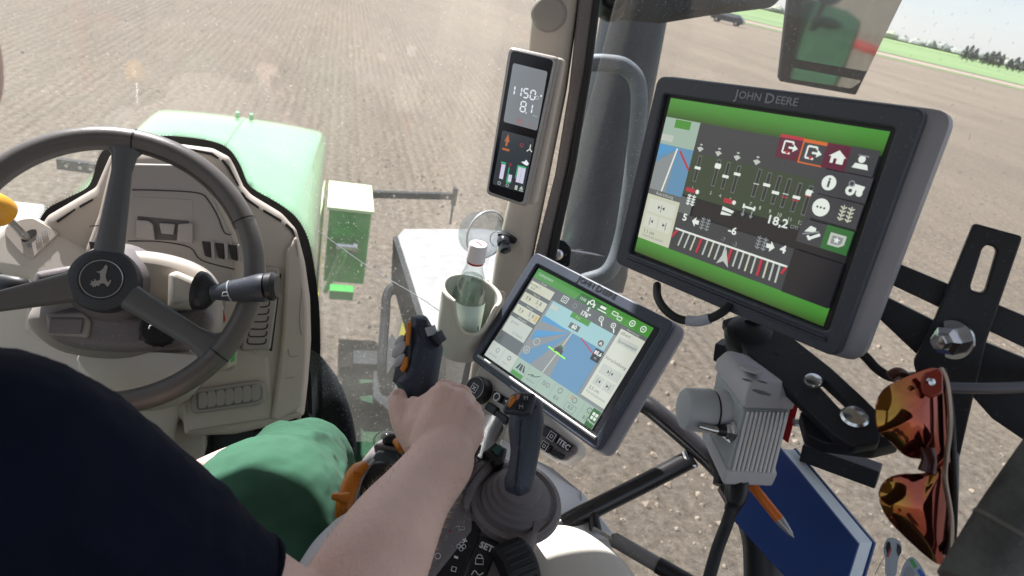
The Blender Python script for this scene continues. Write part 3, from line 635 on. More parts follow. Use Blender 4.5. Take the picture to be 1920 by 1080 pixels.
# steering column foot
ob('column_boot', g_loft([[W(x, y, d) for x, y in smoothpts(ring, 4, True)] for d, ring in (
    (1.02, [(150, 664), (260, 660), (372, 668), (372, 690), (330, 718), (240, 736), (180, 712)]), (1.08, [(150, 664), (260, 656), (372, 664), (376, 700), (330, 726), (240, 742), (170, 712)]), (1.30, [(150, 654), (260, 640), (372, 650), (382, 720), (330, 780), (240, 790), (160, 742)]))]), CREAM, tr)
ob('boot_seam', g_tube([W(x, y, 1.045) for x, y in ((152, 668), (170, 696), (205, 722), (240, 738), (300, 736))], .003, n=6), RUBBER, tr)
ob('column_leg', g_plate(Fr(W(280, 760, 1.2), (0, -.95, .3)), [[(228, 700), (420, 690), (340, 760), (320, 840), (300, 1000), (200, 1000)]], 0, .1, .02), BEIGE, tr)
ob('column_cover', g_plate(Fr(W(60, 620, 1.15), (0, -.5, .85)), [rnd([(-60, 540), (90, 560), (150, 650), (330, 735), (-60, 740)], 12)], 0, .08, .02), CREAM, tr)

# ================================================================== STEERING COLUMN SHROUD
nW = nrm(A(.03, -sin(radians(54)), cos(radians(54))))
WC = W(206, 503, .955); wf = Fr(WC, nW)
sf = wf.off(-.055)
def SP(name, outs, w, th, bev, m, par, rr=0, fr=None):
    return ob(name, g_plate(fr or sf, [rnd(o, rr) if rr else o for o in outs], w, th, bev, seg=4), m, par, sharp=50)
shr = SP('column_shroud', [smoothpts([(38, 598), (60, 556), (110, 500), (170, 470), (240, 462), (310, 470), (368, 490), (402, 520), (410, 575), (404, 620), (360, 648), (290, 666), (200, 672), (110, 660), (62, 634)], 5, True)], 0, .11, .035, BEIGE2, tr)
SP('shroud_top', [smoothpts([(120, 505), (175, 475), (240, 466), (310, 474), (364, 492), (398, 522), (400, 556), (366, 580), (330, 584), (250, 560), (160, 550)], 4, True)], .010, .05, .02, BEIGE, shr)
SP('switch_pod', [rnd([(314, 512), (330, 506), (372, 524), (374, 560), (352, 578), (312, 578)], 6)], .034, .045, .010, CREAM, shr)
SP('shroud_lower', [smoothpts([(80, 606), (94, 584), (150, 572), (250, 590), (370, 575), (398, 590), (392, 622), (340, 646), (250, 660), (150, 655), (95, 636)], 4, True)], .006, .03, .015, TAUPE, shr)
SP('pad_recess', [rnd([(84, 588), (156, 584), (170, 600), (166, 634), (90, 628)], 8)], .012, .01, .005, BEIGE2, shr)
SP('pad', [rnd([(92, 595), (156, 596), (151, 626), (88, 624)], 5)], .017, .008, .003, TAUPE, shr)
SP('light_switch_plate', [rnd([(268, 606), (330, 590), (350, 600), (330, 624), (258, 637)], 3)], .013, .008, .002, DGREY, shr)
ob('light_switch', g_lathe(sf.PX(300, 618, .012), nW, [(.026, 0), (.026, .012), (.022, .016), (.004, .016)], 28), BLACK, shr)
for k in range(14):
    a = k*2*pi/14; c_ = sf.PX(300, 618, .02); ob('switch_rib', g_box(c_+.025*(cos(a)*sf.U+sin(a)*sf.V), sf.U*cos(a)+sf.V*sin(a), sf.V*cos(a)-sf.U*sin(a), nW, .004, .003, .012), BLACK, shr)
ob('switch_mark', g_tube([sf.PX(279, 617, .030), sf.PX(281, 611, .030), sf.PX(292, 607, .030)], .0012, n=6, smooth=0), WHITEPR, shr)
mk = MB(); mk.add(g_text(sf, 'O', (269, 630), .012, .0145, .0003), WHITEPR); mk.add(g_text(sf, 'D:', (268, 614), .010, .0145, .0003), WHITEPR); mk.build('switch_symbols', shr)
# stalk on the right
s0, s1 = W(388, 546, .99), W(520, 537, .99)
stk = ob('stalk_boot', g_tube([W(372, 545, .99), W(386, 547, .99), W(402, 548, .99)], [.030, .027, .014], n=20, flat=(nW, .75)), BLACK, tr)
ob('wiper_stalk', g_tube([W(398, 549, .985), W(430, 546, .985), W(460, 543, .985), W(486, 540, .985), W(499, 539, .985)], [.0105, .015, .018, .021, .021], n=22, smooth=4), DGREY, tr)
ob('stalk_knob', g_tube([W(499, 539, .985), W(503, 538, .985), W(513, 537, .985), W(521, 537, .985)], [.017, .021, .021, .016], n=22, smooth=0), BLACK, tr)
ob('stalk_highlight_band', g_tube([W(433, 546, .985), W(436, 545.5, .985)], [.0165, .0168], n=22, smooth=0), GREYPR, tr)
sff = Fr(W(470, 545, .965), nrm(EYE-W(470, 545, .965)), U=RT)
mk = MB()
def arcpts(c, r, a0, a1, n=8): return [(c[0]+r*cos(a0+(a1-a0)*i/n), c[1]+r*sin(a0+(a1-a0)*i/n)) for i in range(n+1)]
for c_ in ((422, 551), (494, 536)):
    mk.add(g_tube([sff.PX(c_[0]+x, c_[1]+y) for x, y in ((-4, -3), (4, -4), (6, 3), (-6, 4), (-4, -3))], .0006, n=5, smooth=0), WHITEPR)
mk.build('stalk_symbols', tr)
# left pod on the shroud
SP('left_pod', [rnd([(52, 548), (64, 508), (130, 496), (142, 508), (140, 540), (60, 552)], 6)], .03, .04, .010, TAUPE, shr)
ob('left_stalk', g_tube([W(-60, 520, .99), W(-10, 535, .99), W(30, 538, .99), W(48, 536, 1.0)], [.022, .02, .016, .012], n=16, flat=(nW, .6)), BLACK, tr)

# ---- left lever console with the yellow knob
lcf = Fr(W(90, 460, 1.13), (.10, -.70, .70))
lc = ob('lever_console', g_plate(lcf, [rnd([(-60, 470), (0, 420), (30, 404), (64, 402), (98, 420), (160, 458), (200, 470), (170, 500), (90, 540), (50, 520), (-60, 500)], 10)], 0, .08, .018, seg=4), CREAM, tr)
ob('console_panel', g_plate(lcf, [rnd([(10, 424), (40, 410), (62, 408), (112, 436), (60, 486), (40, 476), (8, 440)], 6)], .003, .004, .0015), BEIGE, lc)
ob('lever_gate', g_plate(lcf, [rnd([(40, 444), (46, 436), (58, 430), (68, 430), (69, 438), (58, 446), (52, 452), (44, 454), (39, 450)], 3)], .004, .002, 0), SEAM, lc)
mk = MB()
for (x, y, r_) in ((84, 437, .5), (72, 447, .5), (55, 460, .5)):
    for q in range(3): mk.add(g_tube([lcf.PX(x-5+q*4, y-3+q*-1.2, .0045), lcf.PX(x-2+q*4, y+4-q*1.2, .0045)], .0009, n=5, smooth=0), GREYPR)
mk.build('gate_symbols', lc)
lv = thing('shift_lever', 'bent steel lever with amber knob on the left console', 'lever', lcf.PX(52, 446))
ob('rod', g_tube([lcf.PX(52, 446, -.005), lcf.PX(44, 440, .025), lcf.PX(30, 425, .05), lcf.PX(8, 404, .085)], .0065, n=14), CHROME, lv)
ob('knob', g_tube([lcf.PX(14, 405, .083), lcf.PX(6, 400, .09), lcf.PX(-14, 388, .11), lcf.PX(-32, 378, .13)], [.016, .023, .024, .016], n=20), YELLOW, lv)

# ================================================================== STEERING WHEEL
RR, rr = .1925, .0183
sw = ob('steering_wheel', g_loft([[WC + (RR + rr*cos(b)*.92)*(cos(a)*wf.U + sin(a)*wf.V) + rr*1.05*sin(b)*nW for b in np.linspace(0, 2*pi, 18, endpoint=False)] for a in np.linspace(0, 2*pi, 121)], cap=False), LEATHER, tr)
def ang(x, y): u, v = wf.px(x, y); return atan2(v, u)
# stitching along the inner side of the grip and grip joints
mk = MB()
a0, a1 = ang(445, 430), ang(250, 300)
for k in range(80):
    a = a0+(a1-a0)*k/79
    p = lambda da, b: WC + (RR+rr*cos(b)*.95)*(cos(a+da)*wf.U+sin(a+da)*wf.V) + rr*1.1*sin(b)*nW
    mk.add(g_tube([p(0, radians(150)), p(.010, radians(182))], .0009, n=5, smooth=0), BLACK)
mk.build('stitching', sw)
for q in ((462, 412), (372, 634), (250, 276)):
    a = ang(*q); ob('grip_joint', g_loft([[WC + (RR + (rr+.0006)*cos(b)*.94)*(cos(t)*wf.U + sin(t)*wf.V) + (rr+.0006)*1.06*sin(b)*nW for b in np.linspace(0, 2*pi, 18, endpoint=False)] for t in (a-.006, a+.006)], cap=False), BLACK, sw)
HC = wf.PX(196, 526, -.012)   # hub
hu, hv = wf.px(196, 526, -.012)
def spoke(px, py, w0, w1):
    a = ang(px, py); e = WC + (RR-.004)*(cos(a)*wf.U + sin(a)*wf.V); d = e-HC; pts = []
    side = nrm(np.cross(nW, d)); rings = []
    for t, wd, th_ in ((.10, w0*1.15, .013), (.3, w0, .012), (.55, (w0+w1)/2, .0105), (.78, w1, .0105), (.90, w1*1.25, .012), (1.0, w1*2.4, .012)):
        c = HC+d*t
        rings.append([c + wd*cos(b)*side*abs(cos(b))**-.35 + th_*sin(b)*nW for b in np.linspace(0.01, 2*pi+.01, 20, endpoint=False)])
    s = ob('spoke', g_loft(rings), LEATHER if py > 540 and px < 100 else mat_spoke, sw)
    return s
mat_spoke = mat('satin_grey_spoke', (.10, .10, .105), .36, bump=.3, bscale=900, var=.06)
sp_u = spoke(237, 268, .0185, .0135); sp_l = spoke(-78, 580, .021, .0135); sp_r = spoke(398, 652, .0185, .0165)
hub = ob('hub', g_lathe(HC, nW, [(.030, -.05), (.046, -.02), (.0465, .004), (.044, .012), (.038, .0165), (.030, .0175), (.0285, .0165), (.002, .0165)], 48), mat('hub_pebbled_plastic', (.035, .037, .045), .45, bump=1.6, bscale=420, var=.2, detail=3), sw)
ob('hub_skirt', g_lathe(HC-nW*.02, nW, [(.07, -.06), (.058, -.02), (.046, .0)], 40), TAUPE, sw)
hf = Fr(HC, nW).off(.0172)
ob('emblem_plate', g_lathe(hf.O, nW, [(.0265, -.001), (.0265, .0004), (.001, .0004)], 40), mat('emblem_black', (.03, .032, .036), .45, bump=1.2, bscale=500), hub)
ob('emblem_ring', g_tube([hf.O+.0268*(cos(a)*hf.U+sin(a)*hf.V)+.0006*hf.N for a in np.linspace(0, 2*pi, 49)], .0008, n=6, smooth=0), SILVER, hub)
deer = [(815, 180), (828, 195), (820, 230), (812, 262), (818, 290), (830, 315), (848, 292), (855, 298), (840, 330), (825, 345), (812, 330), (800, 318), (775, 322), (764, 326), (768, 335), (755, 340), (745, 332), (735, 348), (728, 338), (722, 350), (712, 340), (718, 325), (705, 335), (695, 325), (712, 312), (698, 305), (712, 300), (722, 308), (730, 295), (725, 285), (738, 292), (745, 303), (758, 298), (773, 290), (772, 262), (768, 240), (752, 240), (745, 228), (762, 232), (775, 225), (795, 210), (805, 190)]
cx_, cy_ = 197.0, 523.0   # centre of the ring in the photograph
hc = hf.px(194, 521.5)
ob('deer_emblem', g_plate(hf, [[(hc[0]*0+ (hf.px(x/4.0, 450+y/4.0)[0]-hf.px(195, 521.5)[0]), hf.px(x/4.0, 450+y/4.0)[1]-hf.px(195, 521.5)[1]) for x, y in deer]], .0012, .0008, 0, pixels=False), SILVER, hub)
# ================================================================== TERMINALS
def quad3(c, w_):
    r = np.array([ray(x, y) for x, y in c]); A2 = np.array([r[0], -r[1], r[2], -r[3]]).T
    u, s, v = np.linalg.svd(A2); d = v[-1]; d = d*np.sign(d[0]); P = r*d[:, None]; k = w_/np.linalg.norm(P[1]-P[0]); return EYE+P*k
class Scr:
    'a flat screen: s runs right, t runs down, both 0..1 over the lit area'
    def __init__(s, fr, corners, w):
        s.fr = fr; s.w = w; q = [fr.px(x, y, w) for x, y in corners]; s.q = [np.array(p) for p in q]
        s.mb = MB(); s.O = s.q[0]; s.a = (s.q[1]-s.q[0]+s.q[2]-s.q[3])/2; s.b = (s.q[3]-s.q[0]+s.q[2]-s.q[1])/2
        s.Mi = np.linalg.inv(np.array([s.a, s.b]).T); s.k = 0
        s.W_, s.H_ = np.linalg.norm(s.a), np.linalg.norm(s.b); s.rot = atan2(s.a[1], s.a[0])
    def st(s, x, y): p = np.array(s.fr.px(x, y, s.w)); return tuple(s.Mi@(p-s.O))
    def lay(s): s.k += 1; return s.w + .000012*s.k
    def P(s, u, v, z): p = s.O+u*s.a+v*s.b; return s.fr.P(p[0], p[1], z)
    def poly(s, pts, m, z=None): z = z or s.lay(); s.mb.add(g_poly([s.P(u, v, z) for u, v in pts][::-1]), m)
    def rect(s, u0, v0, u1, v1, m, z=None): s.poly([(u0, v0), (u1, v0), (u1, v1), (u0, v1)], m, z)
    def rpx(s, x, y, w, h, m, z=None): u, v = s.st(x, y); s.rect(u-w/2, v-h/2, u+w/2, v+h/2, m, z)
    def ppx(s, pts, m, z=None): s.poly([s.st(*p) for p in pts], m, z)
    def disc(s, x, y, r, m, z=None, n=18, r2=None, st=False):
        u, v = (x, y) if st else s.st(x, y); z = z or s.lay(); k = s.W_/s.H_
        o = [(u+r*cos(2*pi*i/n), v+k*r*sin(2*pi*i/n)) for i in range(n)]
        if r2 is None: s.poly(o, m, z)
        else:
            i_ = [(u+r2*cos(2*pi*i/n), v+k*r2*sin(2*pi*i/n)) for i in range(n)]
            for j in range(n): s.poly([o[j], o[(j+1) % n], i_[(j+1) % n], i_[j]], m, z)
    def line(s, pts, wd, m, z=None, st=False):
        z = z or s.lay(); q = [np.array(p if st else s.st(*p), float)*A(s.W_, s.H_) for p in pts]
        for a, b in zip(q, q[1:]):
            t = nrm(b-a); n = A(-t[1], t[0])*wd*s.W_/2; s.poly([tuple(p/A(s.W_, s.H_)) for p in (a+n, b+n, b-n, a-n)], m, z)
    def text(s, tx, x, y, h, m, sx=1.0, bold=0, st=False, align='CENTER'):
        u, v = (x, y) if st else s.st(x, y); p = s.O+u*s.a+v*s.b
        s.mb.add(g_text(s.fr, tx, (p[0], p[1]), h*s.H_*1.35, s.lay(), 0, False, s.rot, align, sx, bold=bold*s.H_), m)
# colours of the pictures
e_w = emi('screen_white', (.78, .84, .78), .6); e_cream = emi('screen_cream', (.62, .64, .5), .55); e_dk = emi('screen_charcoal', (.05, .055, .065), .5)
e_bk = emi('screen_black', (.012, .013, .02), .4); e_gr = emi('screen_leaf_green', (.055, .27, .03), .6); e_gd = emi('screen_deep_green', (.03, .17, .04), .5)
e_red = emi('screen_red', (.55, .03, .06), .5); e_maroon = emi('screen_maroon', (.12, .01, .04), .5); e_or = emi('screen_orange', (.75, .16, .03), .5)
e_blue = emi('screen_field_blue', (.11, .27, .44), .6); e_blue2 = emi('screen_bright_blue', (.07, .30, .58), .6); e_cy = emi('screen_sky_cyan', (.32, .55, .57), .6)
e_gy = emi('screen_grey', (.26, .29, .30), .55); e_gy2 = emi('screen_mid_grey', (.13, .15, .15), .5); e_lt = emi('screen_pale_grey', (.55, .60, .54), .55); e_olive = emi('screen_slot_dark', (.025, .035, .025), .4)
e_mint = emi('screen_mint', (.40, .55, .45), .5); e_lime = emi('screen_lime', (.3, .9, .08), .7); e_amb = emi('screen_amber', (.7, .5, .15), .5); e_gray3 = emi('screen_button_white', (.62, .65, .56), .6)
def terminal(name, lab, face, scr, width, thick, scr_in, brand_px, brand_h, brand_m, rim, flare):
    P = quad3(face, width); N = nrm(np.cross(P[3]-P[0], P[1]-P[0])); N = N if N@(EYE-P[0]) > 0 else -N
    fr = Fr(P.mean(0), N, U=P[1]-P[0]); t = thing(name, lab, 'touchscreen', P.mean(0))
    uv = lambda pts, w=0.0: [fr.px(x, y, w) for x, y in pts]
    f2 = uv(face); c = sum(np.array(p) for p in f2)/4
    sc_ = lambda pts, k: [tuple(c+(np.array(p)-c)*k) for p in pts]
    inn = uv(rim)
    hs = MB(); 
    body = sc_(f2, .995); back = sc_(f2, .86)
    q = rnd(f2, .014, 5); shift = fr.U*.0
    rings = [[fr.P(a+(e if a > c[0] else 0), b, w_) for a, b in [tuple(c+(np.array(p)-c)*k) for p in q]] for k, w_, e in ((1.0, -.0068, 0), (1.004, -.0085, flare*.35), (1.006, -.014, flare), (1.0, -thick*.8, flare), (.93, -thick, flare*.5), (.80, -thick*1.35, 0))]
    hs.add(g_loft(rings), HOUSE)
    hs.build('housing', t, sharp=30)
    bz = ob('bezel', g_plate(fr, [rnd(sc_(f2, .992), .010, 6), rnd(inn, .004)], 0, .0085, .002, pixels=False, seg=3), BEZEL, t)
    s = Scr(fr, scr, -.0052)
    pad = sc_(inn, 1.01)
    ob('screen_recess', g_plate(fr, [rnd(pad, .004)], -.0056, .002, 0, pixels=False), BLACK, t)
    p = fr.px(*brand_px, .0003)
    big, small = brand_h*1.35, brand_h*1.05
    s0 = Scr(fr, scr, 0); rot = s0.rot; mk = MB(); d_ = A(cos(rot), sin(rot)); p = np.array(p)
    x = 0
    for ch, sz in (('J', big), ('OHN', small), (' ', small), ('D', big), ('EERE', small)):
        if ch != ' ':
            q = p + d_*x; g = g_text(fr, ch, tuple(q + A(-d_[1], d_[0])*(0 if sz == big else -.0)), sz, .0004, .00015, False, rot, 'LEFT', 1.12, bold=sz*.012)
            vv = np.array([((np.array(v)-fr.O)@fr.U, (np.array(v)-fr.O)@fr.V) for v in g[0]])
            mk.add(g, brand_m); x = ((vv-p)@d_).max()+sz*.10
        else: x += small*.32
    mk.build('brand_lettering', bz)
    return t, fr, s
# ---- the big one on the bracket
tb, fb_, S = terminal('touchscreen_monitor', 'large touchscreen with green bars and black seed row page, bolted to the black bracket', [(1232, 140), (1742, 203), (1570, 675), (1150, 493)],
    [(1258, 183.5), (1667, 249), (1544, 612), (1189, 472)], .265, .030, None, (1379, 177), .0088, GREYPR, [(1243, 176), (1680, 240), (1552, 622), (1177, 474)], .011)
S.rect(0, 0, 1, 1, e_bk)
for k in range(8):
    q = 1-.62*(k/7)**1.5; eg = emi('screen_green_step', (.055*q+.02*(1-q), .27*q, .03*q), .6)
    S.rect(0, .115*k/8, 1, .115*(k+1)/8, eg); S.rect(0, .90+.10*k/8, 1, .90+.10*(k+1)/8, eg)
u_l = S.st(1290, 420)[0]; u_l = .20
# left navigation strip
S.rect(0, .115, u_l, .90, e_cream); S.rect(0, .115, u_l, .28, e_mint); S.rect(.06, .12, .15, .17, e_gr); S.rect(0, .22, .07, .26, e_lt)
S.rect(0, .28, u_l, .57, e_gy)
S.poly([(0, .28), (u_l, .28), (u_l, .57), (.10, .57), (.108, .30), (0, .40)], e_blue); S.poly([(0, .28), (.108, .29), (0, .36)], e_blue2)
S.poly([(.02, .57), (.10, .30), (.10, .57)], e_gy); S.line([(.108, .29), (.075, .57)], .008, e_w, st=True); S.line([(.125, .30), (u_l, .40)], .010, e_red, st=True)
S.rect(0, .57, u_l, .605, e_gy2); S.text('Ausrichtung', .10, .588, .022, e_lt, st=True)
S.rect(.02, .63, .18, .715, e_gray3); S.rect(.02, .73, .095, .815, e_gray3); S.rect(.105, .73, .18, .815, e_gray3)
S.text('▸|◂', .10, .672, .04, e_dk, st=True); S.text('|◂', .057, .772, .04, e_dk, st=True); S.text('▸|', .143, .772, .04, e_dk, st=True)
for a in ((.09, .655, .11, .69), (.048, .755, .052, .79), (.148, .755, .152, .79)): S.rect(.5*(a[0]+a[2])-.0015, a[1], .5*(a[0]+a[2])+.0015, a[3], e_dk)
S.poly([(.08, .66), (.095, .672), (.08, .684)], e_dk); S.poly([(.12, .66), (.105, .672), (.12, .684)], e_dk); S.poly([(.07, .76), (.056, .772), (.07, .784)], e_dk); S.poly([(.13, .76), (.145, .772), (.13, .784)], e_dk)
S.text('1.1 cm', .06, .845, .026, e_gy2, st=True); S.text('Verschieb.schritt', .09, .873, .020, e_gy, st=True)
# row sliders
e_ol = emi('screen_slot_panel', (.045, .075, .04), .45)
S.rect(u_l, .115, .82, .55, e_dk); S.rect(u_l, .29, .80, .55, e_ol)
sl = [(1308, 318, 1306, 309), (1343, 326, 1341, 313), (1361, 331, 1357, 323), (1380, 338, 1376, 322), (1419, 345, 1421, 341), (1437, 352, 1431, 336), (1456, 358, 1450, 342), (1474, 364, 1469, 350), (1494, 372, 1489, 356), (1514, 378, 1512, 354)]
for i, (x, y, hx, hy) in enumerate(sl):
    u, v = S.st(x, y); S.rect(u-.010, v-.085, u+.010, v+.075, e_gy2); S.rect(u-.006, v-.078, u+.006, v+.068, e_olive)
    hv_ = v+(-.01, -.045, .0, -.035, .0, -.015, .01, .0, -.005, -.045)[i]
    S.rect(u-.016, hv_-.008, u+.016, hv_+.008, e_w) if i not in (4, 7) else S.rect(u-.013, hv_-.003, u+.013, hv_+.003, e_lt)
    if i in (1, 9): S.rect(u-.014, hv_-.016, u+.014, hv_+.014, e_w)
    if i in (7, 8, 9): S.rect(u-.014, hv_+.014, u+.014, hv_+.02, e_red)
    S.text(str((1, 3, 4, 5, 7, 8, 9, 10, 11, 12)[i]), u, v+.115, .022, e_lt, st=True)
for x, y in ((1315, 277), (1349, 285), (1384, 293), (1421, 301)):
    u, v = S.st(x, y); S.poly([(u-.018, v+.004), (u+.0, v-.006), (u+.018, v+.004), (u, v+.026)], e_lt); S.rect(u-.006, v-.022, u+.006, v-.014, e_lt)
# middle block
S.rect(u_l, .55, .80, .555, e_bk); S.rect(u_l, .56, .27, .66, e_gy2); S.rect(u_l, .66, .80, .90, e_dk)
def wheat(x, y, k=1.0, m=e_lt):
    u, v = S.st(x, y)
    for du in (-.014*k, .014*k):
        S.line([(u+du, v-.038*k), (u+du, v+.038*k)], .004, m, st=True); z = S.lay()
        for j in range(4):
            vv = v-.03*k+j*.018*k
            S.line([(u+du, vv+.010*k), (u+du-.011*k, vv)], .005, m, z, st=True); S.line([(u+du, vv+.010*k), (u+du+.011*k, vv)], .005, m, S.lay(), st=True)
wheat(1297, 375, .9, e_w)
u, v = S.st(1298, 357); S.rect(u-.03, v-.012, u+.02, v+.012, e_red); S.disc(1309, 360, .010, e_w)
u, v = S.st(1369, 378); S.rect(u-.028, v-.014, u+.018, v+.012, e_red); S.disc(1378, 380, .009, e_w)
u, v = S.st(1366, 396); S.poly([(u-.03, v-.02), (u+.03, v-.01), (u+.02, v+.02), (u-.03, v+.03)], e_w); S.line([(u-.03, v+.005), (u+.03, v+.01)], .006, e_dk, st=True)
u, v = S.st(1404, 396); S.rect(u-.03, v-.025, u+.03, v-.014, e_w); S.rect(u-.03, v-.035, u-.022, v-.01, e_w); S.rect(u+.022, v-.035, u+.03, v-.01, e_w)
for du in (-.02, .02): S.line([(u+du, v-.01), (u+du, v+.02)], .006, e_gy, st=True); S.poly([(u+du-.01, v+.02), (u+du+.01, v+.02), (u+du, v+.038)], e_gy)
S.text('18,2', 1459, 416, .048, e_w, sx=1.2, bold=.0012); S.text('cm', 1491, 425, .03, e_gy)
S.text('5', 1286, 408, .044, e_w, 1.2, .0015); S.text('-6', 1375, 433, .044, e_w, 1.2, .0015); S.text('4', 1470, 468, .044, e_w, 1.2, .0015)
u, v = S.st(1306, 416); S.poly([(u-.02, v), (u, v-.03), (u, v-.012), (u+.018, v-.012), (u+.018, v+.012), (u, v+.012), (u, v+.03)], e_w)
u, v = S.st(1446, 462); S.poly([(u+.02, v), (u, v-.03), (u, v-.012), (u-.018, v-.012), (u-.018, v+.012), (u, v+.012), (u, v+.03)], e_w)
wheat(1324, 420, 1.0, e_gy); wheat(1430, 456, 1.0, e_gy); S.text('-7', 1358, 449, .028, e_gy); S.text('-3', 1380, 458, .028, e_gy)
# fan of tram lines
S.line([(1269, 428), (1478, 500)], .008, e_w)
for i in range(19):
    t = i/18; x0, y0 = 1271+t*(1474-1271), 430+t*(500-430)+1; x1 = 1262 + t*(1472-1262) + (0 if t < .5 else (t-.5)*2*-4) ; y1 = y0+25+t*8
    x0 = x0+2; xb = 1262+t*205; m = e_red if i in (0, 4, 9, 14, 18) else (e_lt if i % 3 else e_cream)
    S.line([(x0, y0), ((x0 if False else xb), (y1 if i not in (0, 18) else y0+12))], .012 if m is e_red else .008, m)
u, v = S.st(1360, 484); S.poly([(u, v-.055), (u+.032, v+.045), (u, v+.018), (u-.032, v+.045)], e_lt)
# icon columns
def cell(x, y, m=e_dk): u, v = S.st(x, y); S.rect(u-.052, v-.062, u+.052, v+.062, m); return u, v
u, v = cell(1483, 277, e_maroon); S.rect(u-.052, v-.062, u+.052, v-.045, e_red)
u2, v2 = cell(1527, 287, e_or); S.rect(u2-.046, v2-.045, u2+.046, v2+.055, e_dk)
for a, b in ((u, v), (u2, v2)):
    S.line([(a+.012, b-.018), (a+.012, b-.03), (a-.026, b-.03), (a-.026, b+.03), (a+.008, b+.03)], .007, e_w, st=True); S.line([(a-.004, b), (a+.022, b)], .008, e_w, st=True)
    S.poly([(a+.016, b-.02), (a+.036, b), (a+.016, b+.02)], e_w); S.poly([(a-.018, b+.02), (a+.008, b+.02), (a-.005, b+.036)], e_red)
u, v = cell(1573, 295, e_maroon); S.poly([(u-.034, v), (u, v-.034), (u+.034, v)], e_w); S.rect(u-.024, v, u+.026, v+.032, e_w); S.rect(u-.012, v+.008, u+.0, v+.032, e_maroon)
u, v = cell(1619, 303); S.disc(1619, 299, .013, e_w); S.poly([(u-.03, v+.036), (u-.022, v+.012), (u+.022, v+.012), (u+.03, v+.036)], e_w); S.rect(u-.02, v-.03, u+.02, v-.024, e_gy)
u, v = cell(1557, 343); S.disc(1557, 343, .028, e_w); S.text('i', u, v, .05, e_dk, 1.2, .002, st=True)
u, v = cell(1606, 353); S.disc(u-.014, v+.016, .018, e_w, st=True); S.disc(u+.02, v+.02, .012, e_w, st=True); S.poly([(u-.005, v-.02), (u+.034, v-.016), (u+.03, v+.012), (u-.005, v+.01)], e_w); S.disc(u-.016, v-.018, .012, e_gy, st=True, r2=.007); S.disc(u-.014, v+.016, .007, e_dk, st=True)
u, v = cell(1542, 389); S.disc(1542, 389, .034, e_w)
for k in (-1, 0, 1): S.disc(u+k*.014, v, .0042, e_dk, st=True)
u, v = cell(1589, 401); wheat(1589, 401, 1.05, e_cream)
u, v = cell(1525, 437); S.poly([(u-.03, v+.002), (u-.012, v-.035), (u+.012, v-.03), (u+.014, v-.01)], e_w); S.line([(u-.034, v+.016), (u+.026, v-.016)], .006, e_gy, st=True); S.line([(u-.008, v+.034), (u+.034, v-.004)], .011, e_w, st=True); S.line([(u-.014, v+.018), (u+.004, v+.034)], .010, e_w, st=True)
u, v = cell(1572, 450, e_gd); S.poly([(u-.03, v-.03), (u+.032, v-.03), (u+.032, v+.016), (u+.014, v+.034), (u-.03, v+.034)], e_lt); S.poly([(u-.02, v-.018), (u+.022, v-.018), (u+.022, v+.012), (u+.01, v+.024), (u-.02, v+.024)], e_gy)
st_ = [(u+.014*(1 if k % 2 == 0 else .45)*sin(k*pi/5), v+.002-.019*(1 if k % 2 == 0 else .45)*cos(k*pi/5)) for k in range(10)]; S.poly(st_, e_w)
S.rect(.80, .66, 1, .90, e_bk)
S.mb.build('screen', tb, sharp=5)
# two rails at the lower edge of the bezel and the cable loop
for y in (0, 6): ob('bezel_rail', g_tube([fb_.PX(1176, 481+y, .001), fb_.PX(1548, 633+y, .001)], .0012, n=8, smooth=0), BEZEL, tb)
cb_ = thing('cable', 'short black cable looping under the large touchscreen with pale sleeve', 'cable', W(1290, 590, .66))
pts = [W(1232, 535, .70), W(1233, 556, .67), W(1245, 578, .655), W(1268, 596, .645), W(1295, 602, .64), W(1322, 600, .63), W(1350, 588, .625), W(1372, 570, .63)]
ob('wire', g_tube(pts, .0042, n=12), RUBBER, cb_); ob('sleeve', g_tube([W(1288, 601, .641), W(1308, 602.5, .635), W(1331, 597, .628)], .0051, n=14), mat('pale_cable_sleeve', (.38, .41, .47), .5), cb_)

# ---- the smaller terminal on the armrest
ts, fs_, S = terminal('touchscreen_monitor', 'smaller touchscreen with blue guidance map, mounted in front of the right armrest', [(1003, 470), (1267, 604), (1121, 849), (880, 672)],
    [(1010, 503), (1226, 617.5), (1109.5, 806), (909, 668)], .262, .026, None, (1084, 522), .0098, mat('dark_bezel_print', (.012, .012, .015), .5), [(1006, 494), (1238, 617), (1116, 820), (898, 665)], .010)
S.rect(0, 0, 1, 1, e_gy)
S.rect(0, 0, 1, .10, e_gr); S.rect(0, .10, 1, .21, e_gy2); S.text('Leitsystem', .10, .045, .034, e_lt, st=True)
z = S.lay(); S.poly([(.40, .10), (.42, .02), (.64, .02), (.66, .10)], e_gd, z)
S.text('12:02', .455, .065, .026, e_w, st=True); S.disc(.53, .05, .018, e_w, st=True, r2=.011); S.rect(.50, .052, .512, .09, e_w); S.rect(.548, .052, .56, .09, e_w); S.rect(.59, .075, .66, .085, e_w); S.rect(.60, .035, .645, .06, e_w)
S.line([(.70, .03), (.74, .03), (.74, .06), (.70, .06), (.70, .03)], .005, e_w, st=True); S.line([(.75, .05), (.78, .05), (.78, .08), (.75, .08), (.75, .05)], .005, e_w, st=True)
for u in (.86, .945): S.disc(u, .05, .021, e_w, st=True, r2=.015); S.line([(u-.008, .05), (u+.008, .05)], .004, e_w, st=True); S.line([(u, .04), (u, .06)], .004, e_w, st=True)
for u in (.68, .80, .90): S.rect(u, .0, u+.002, .10, e_gd)
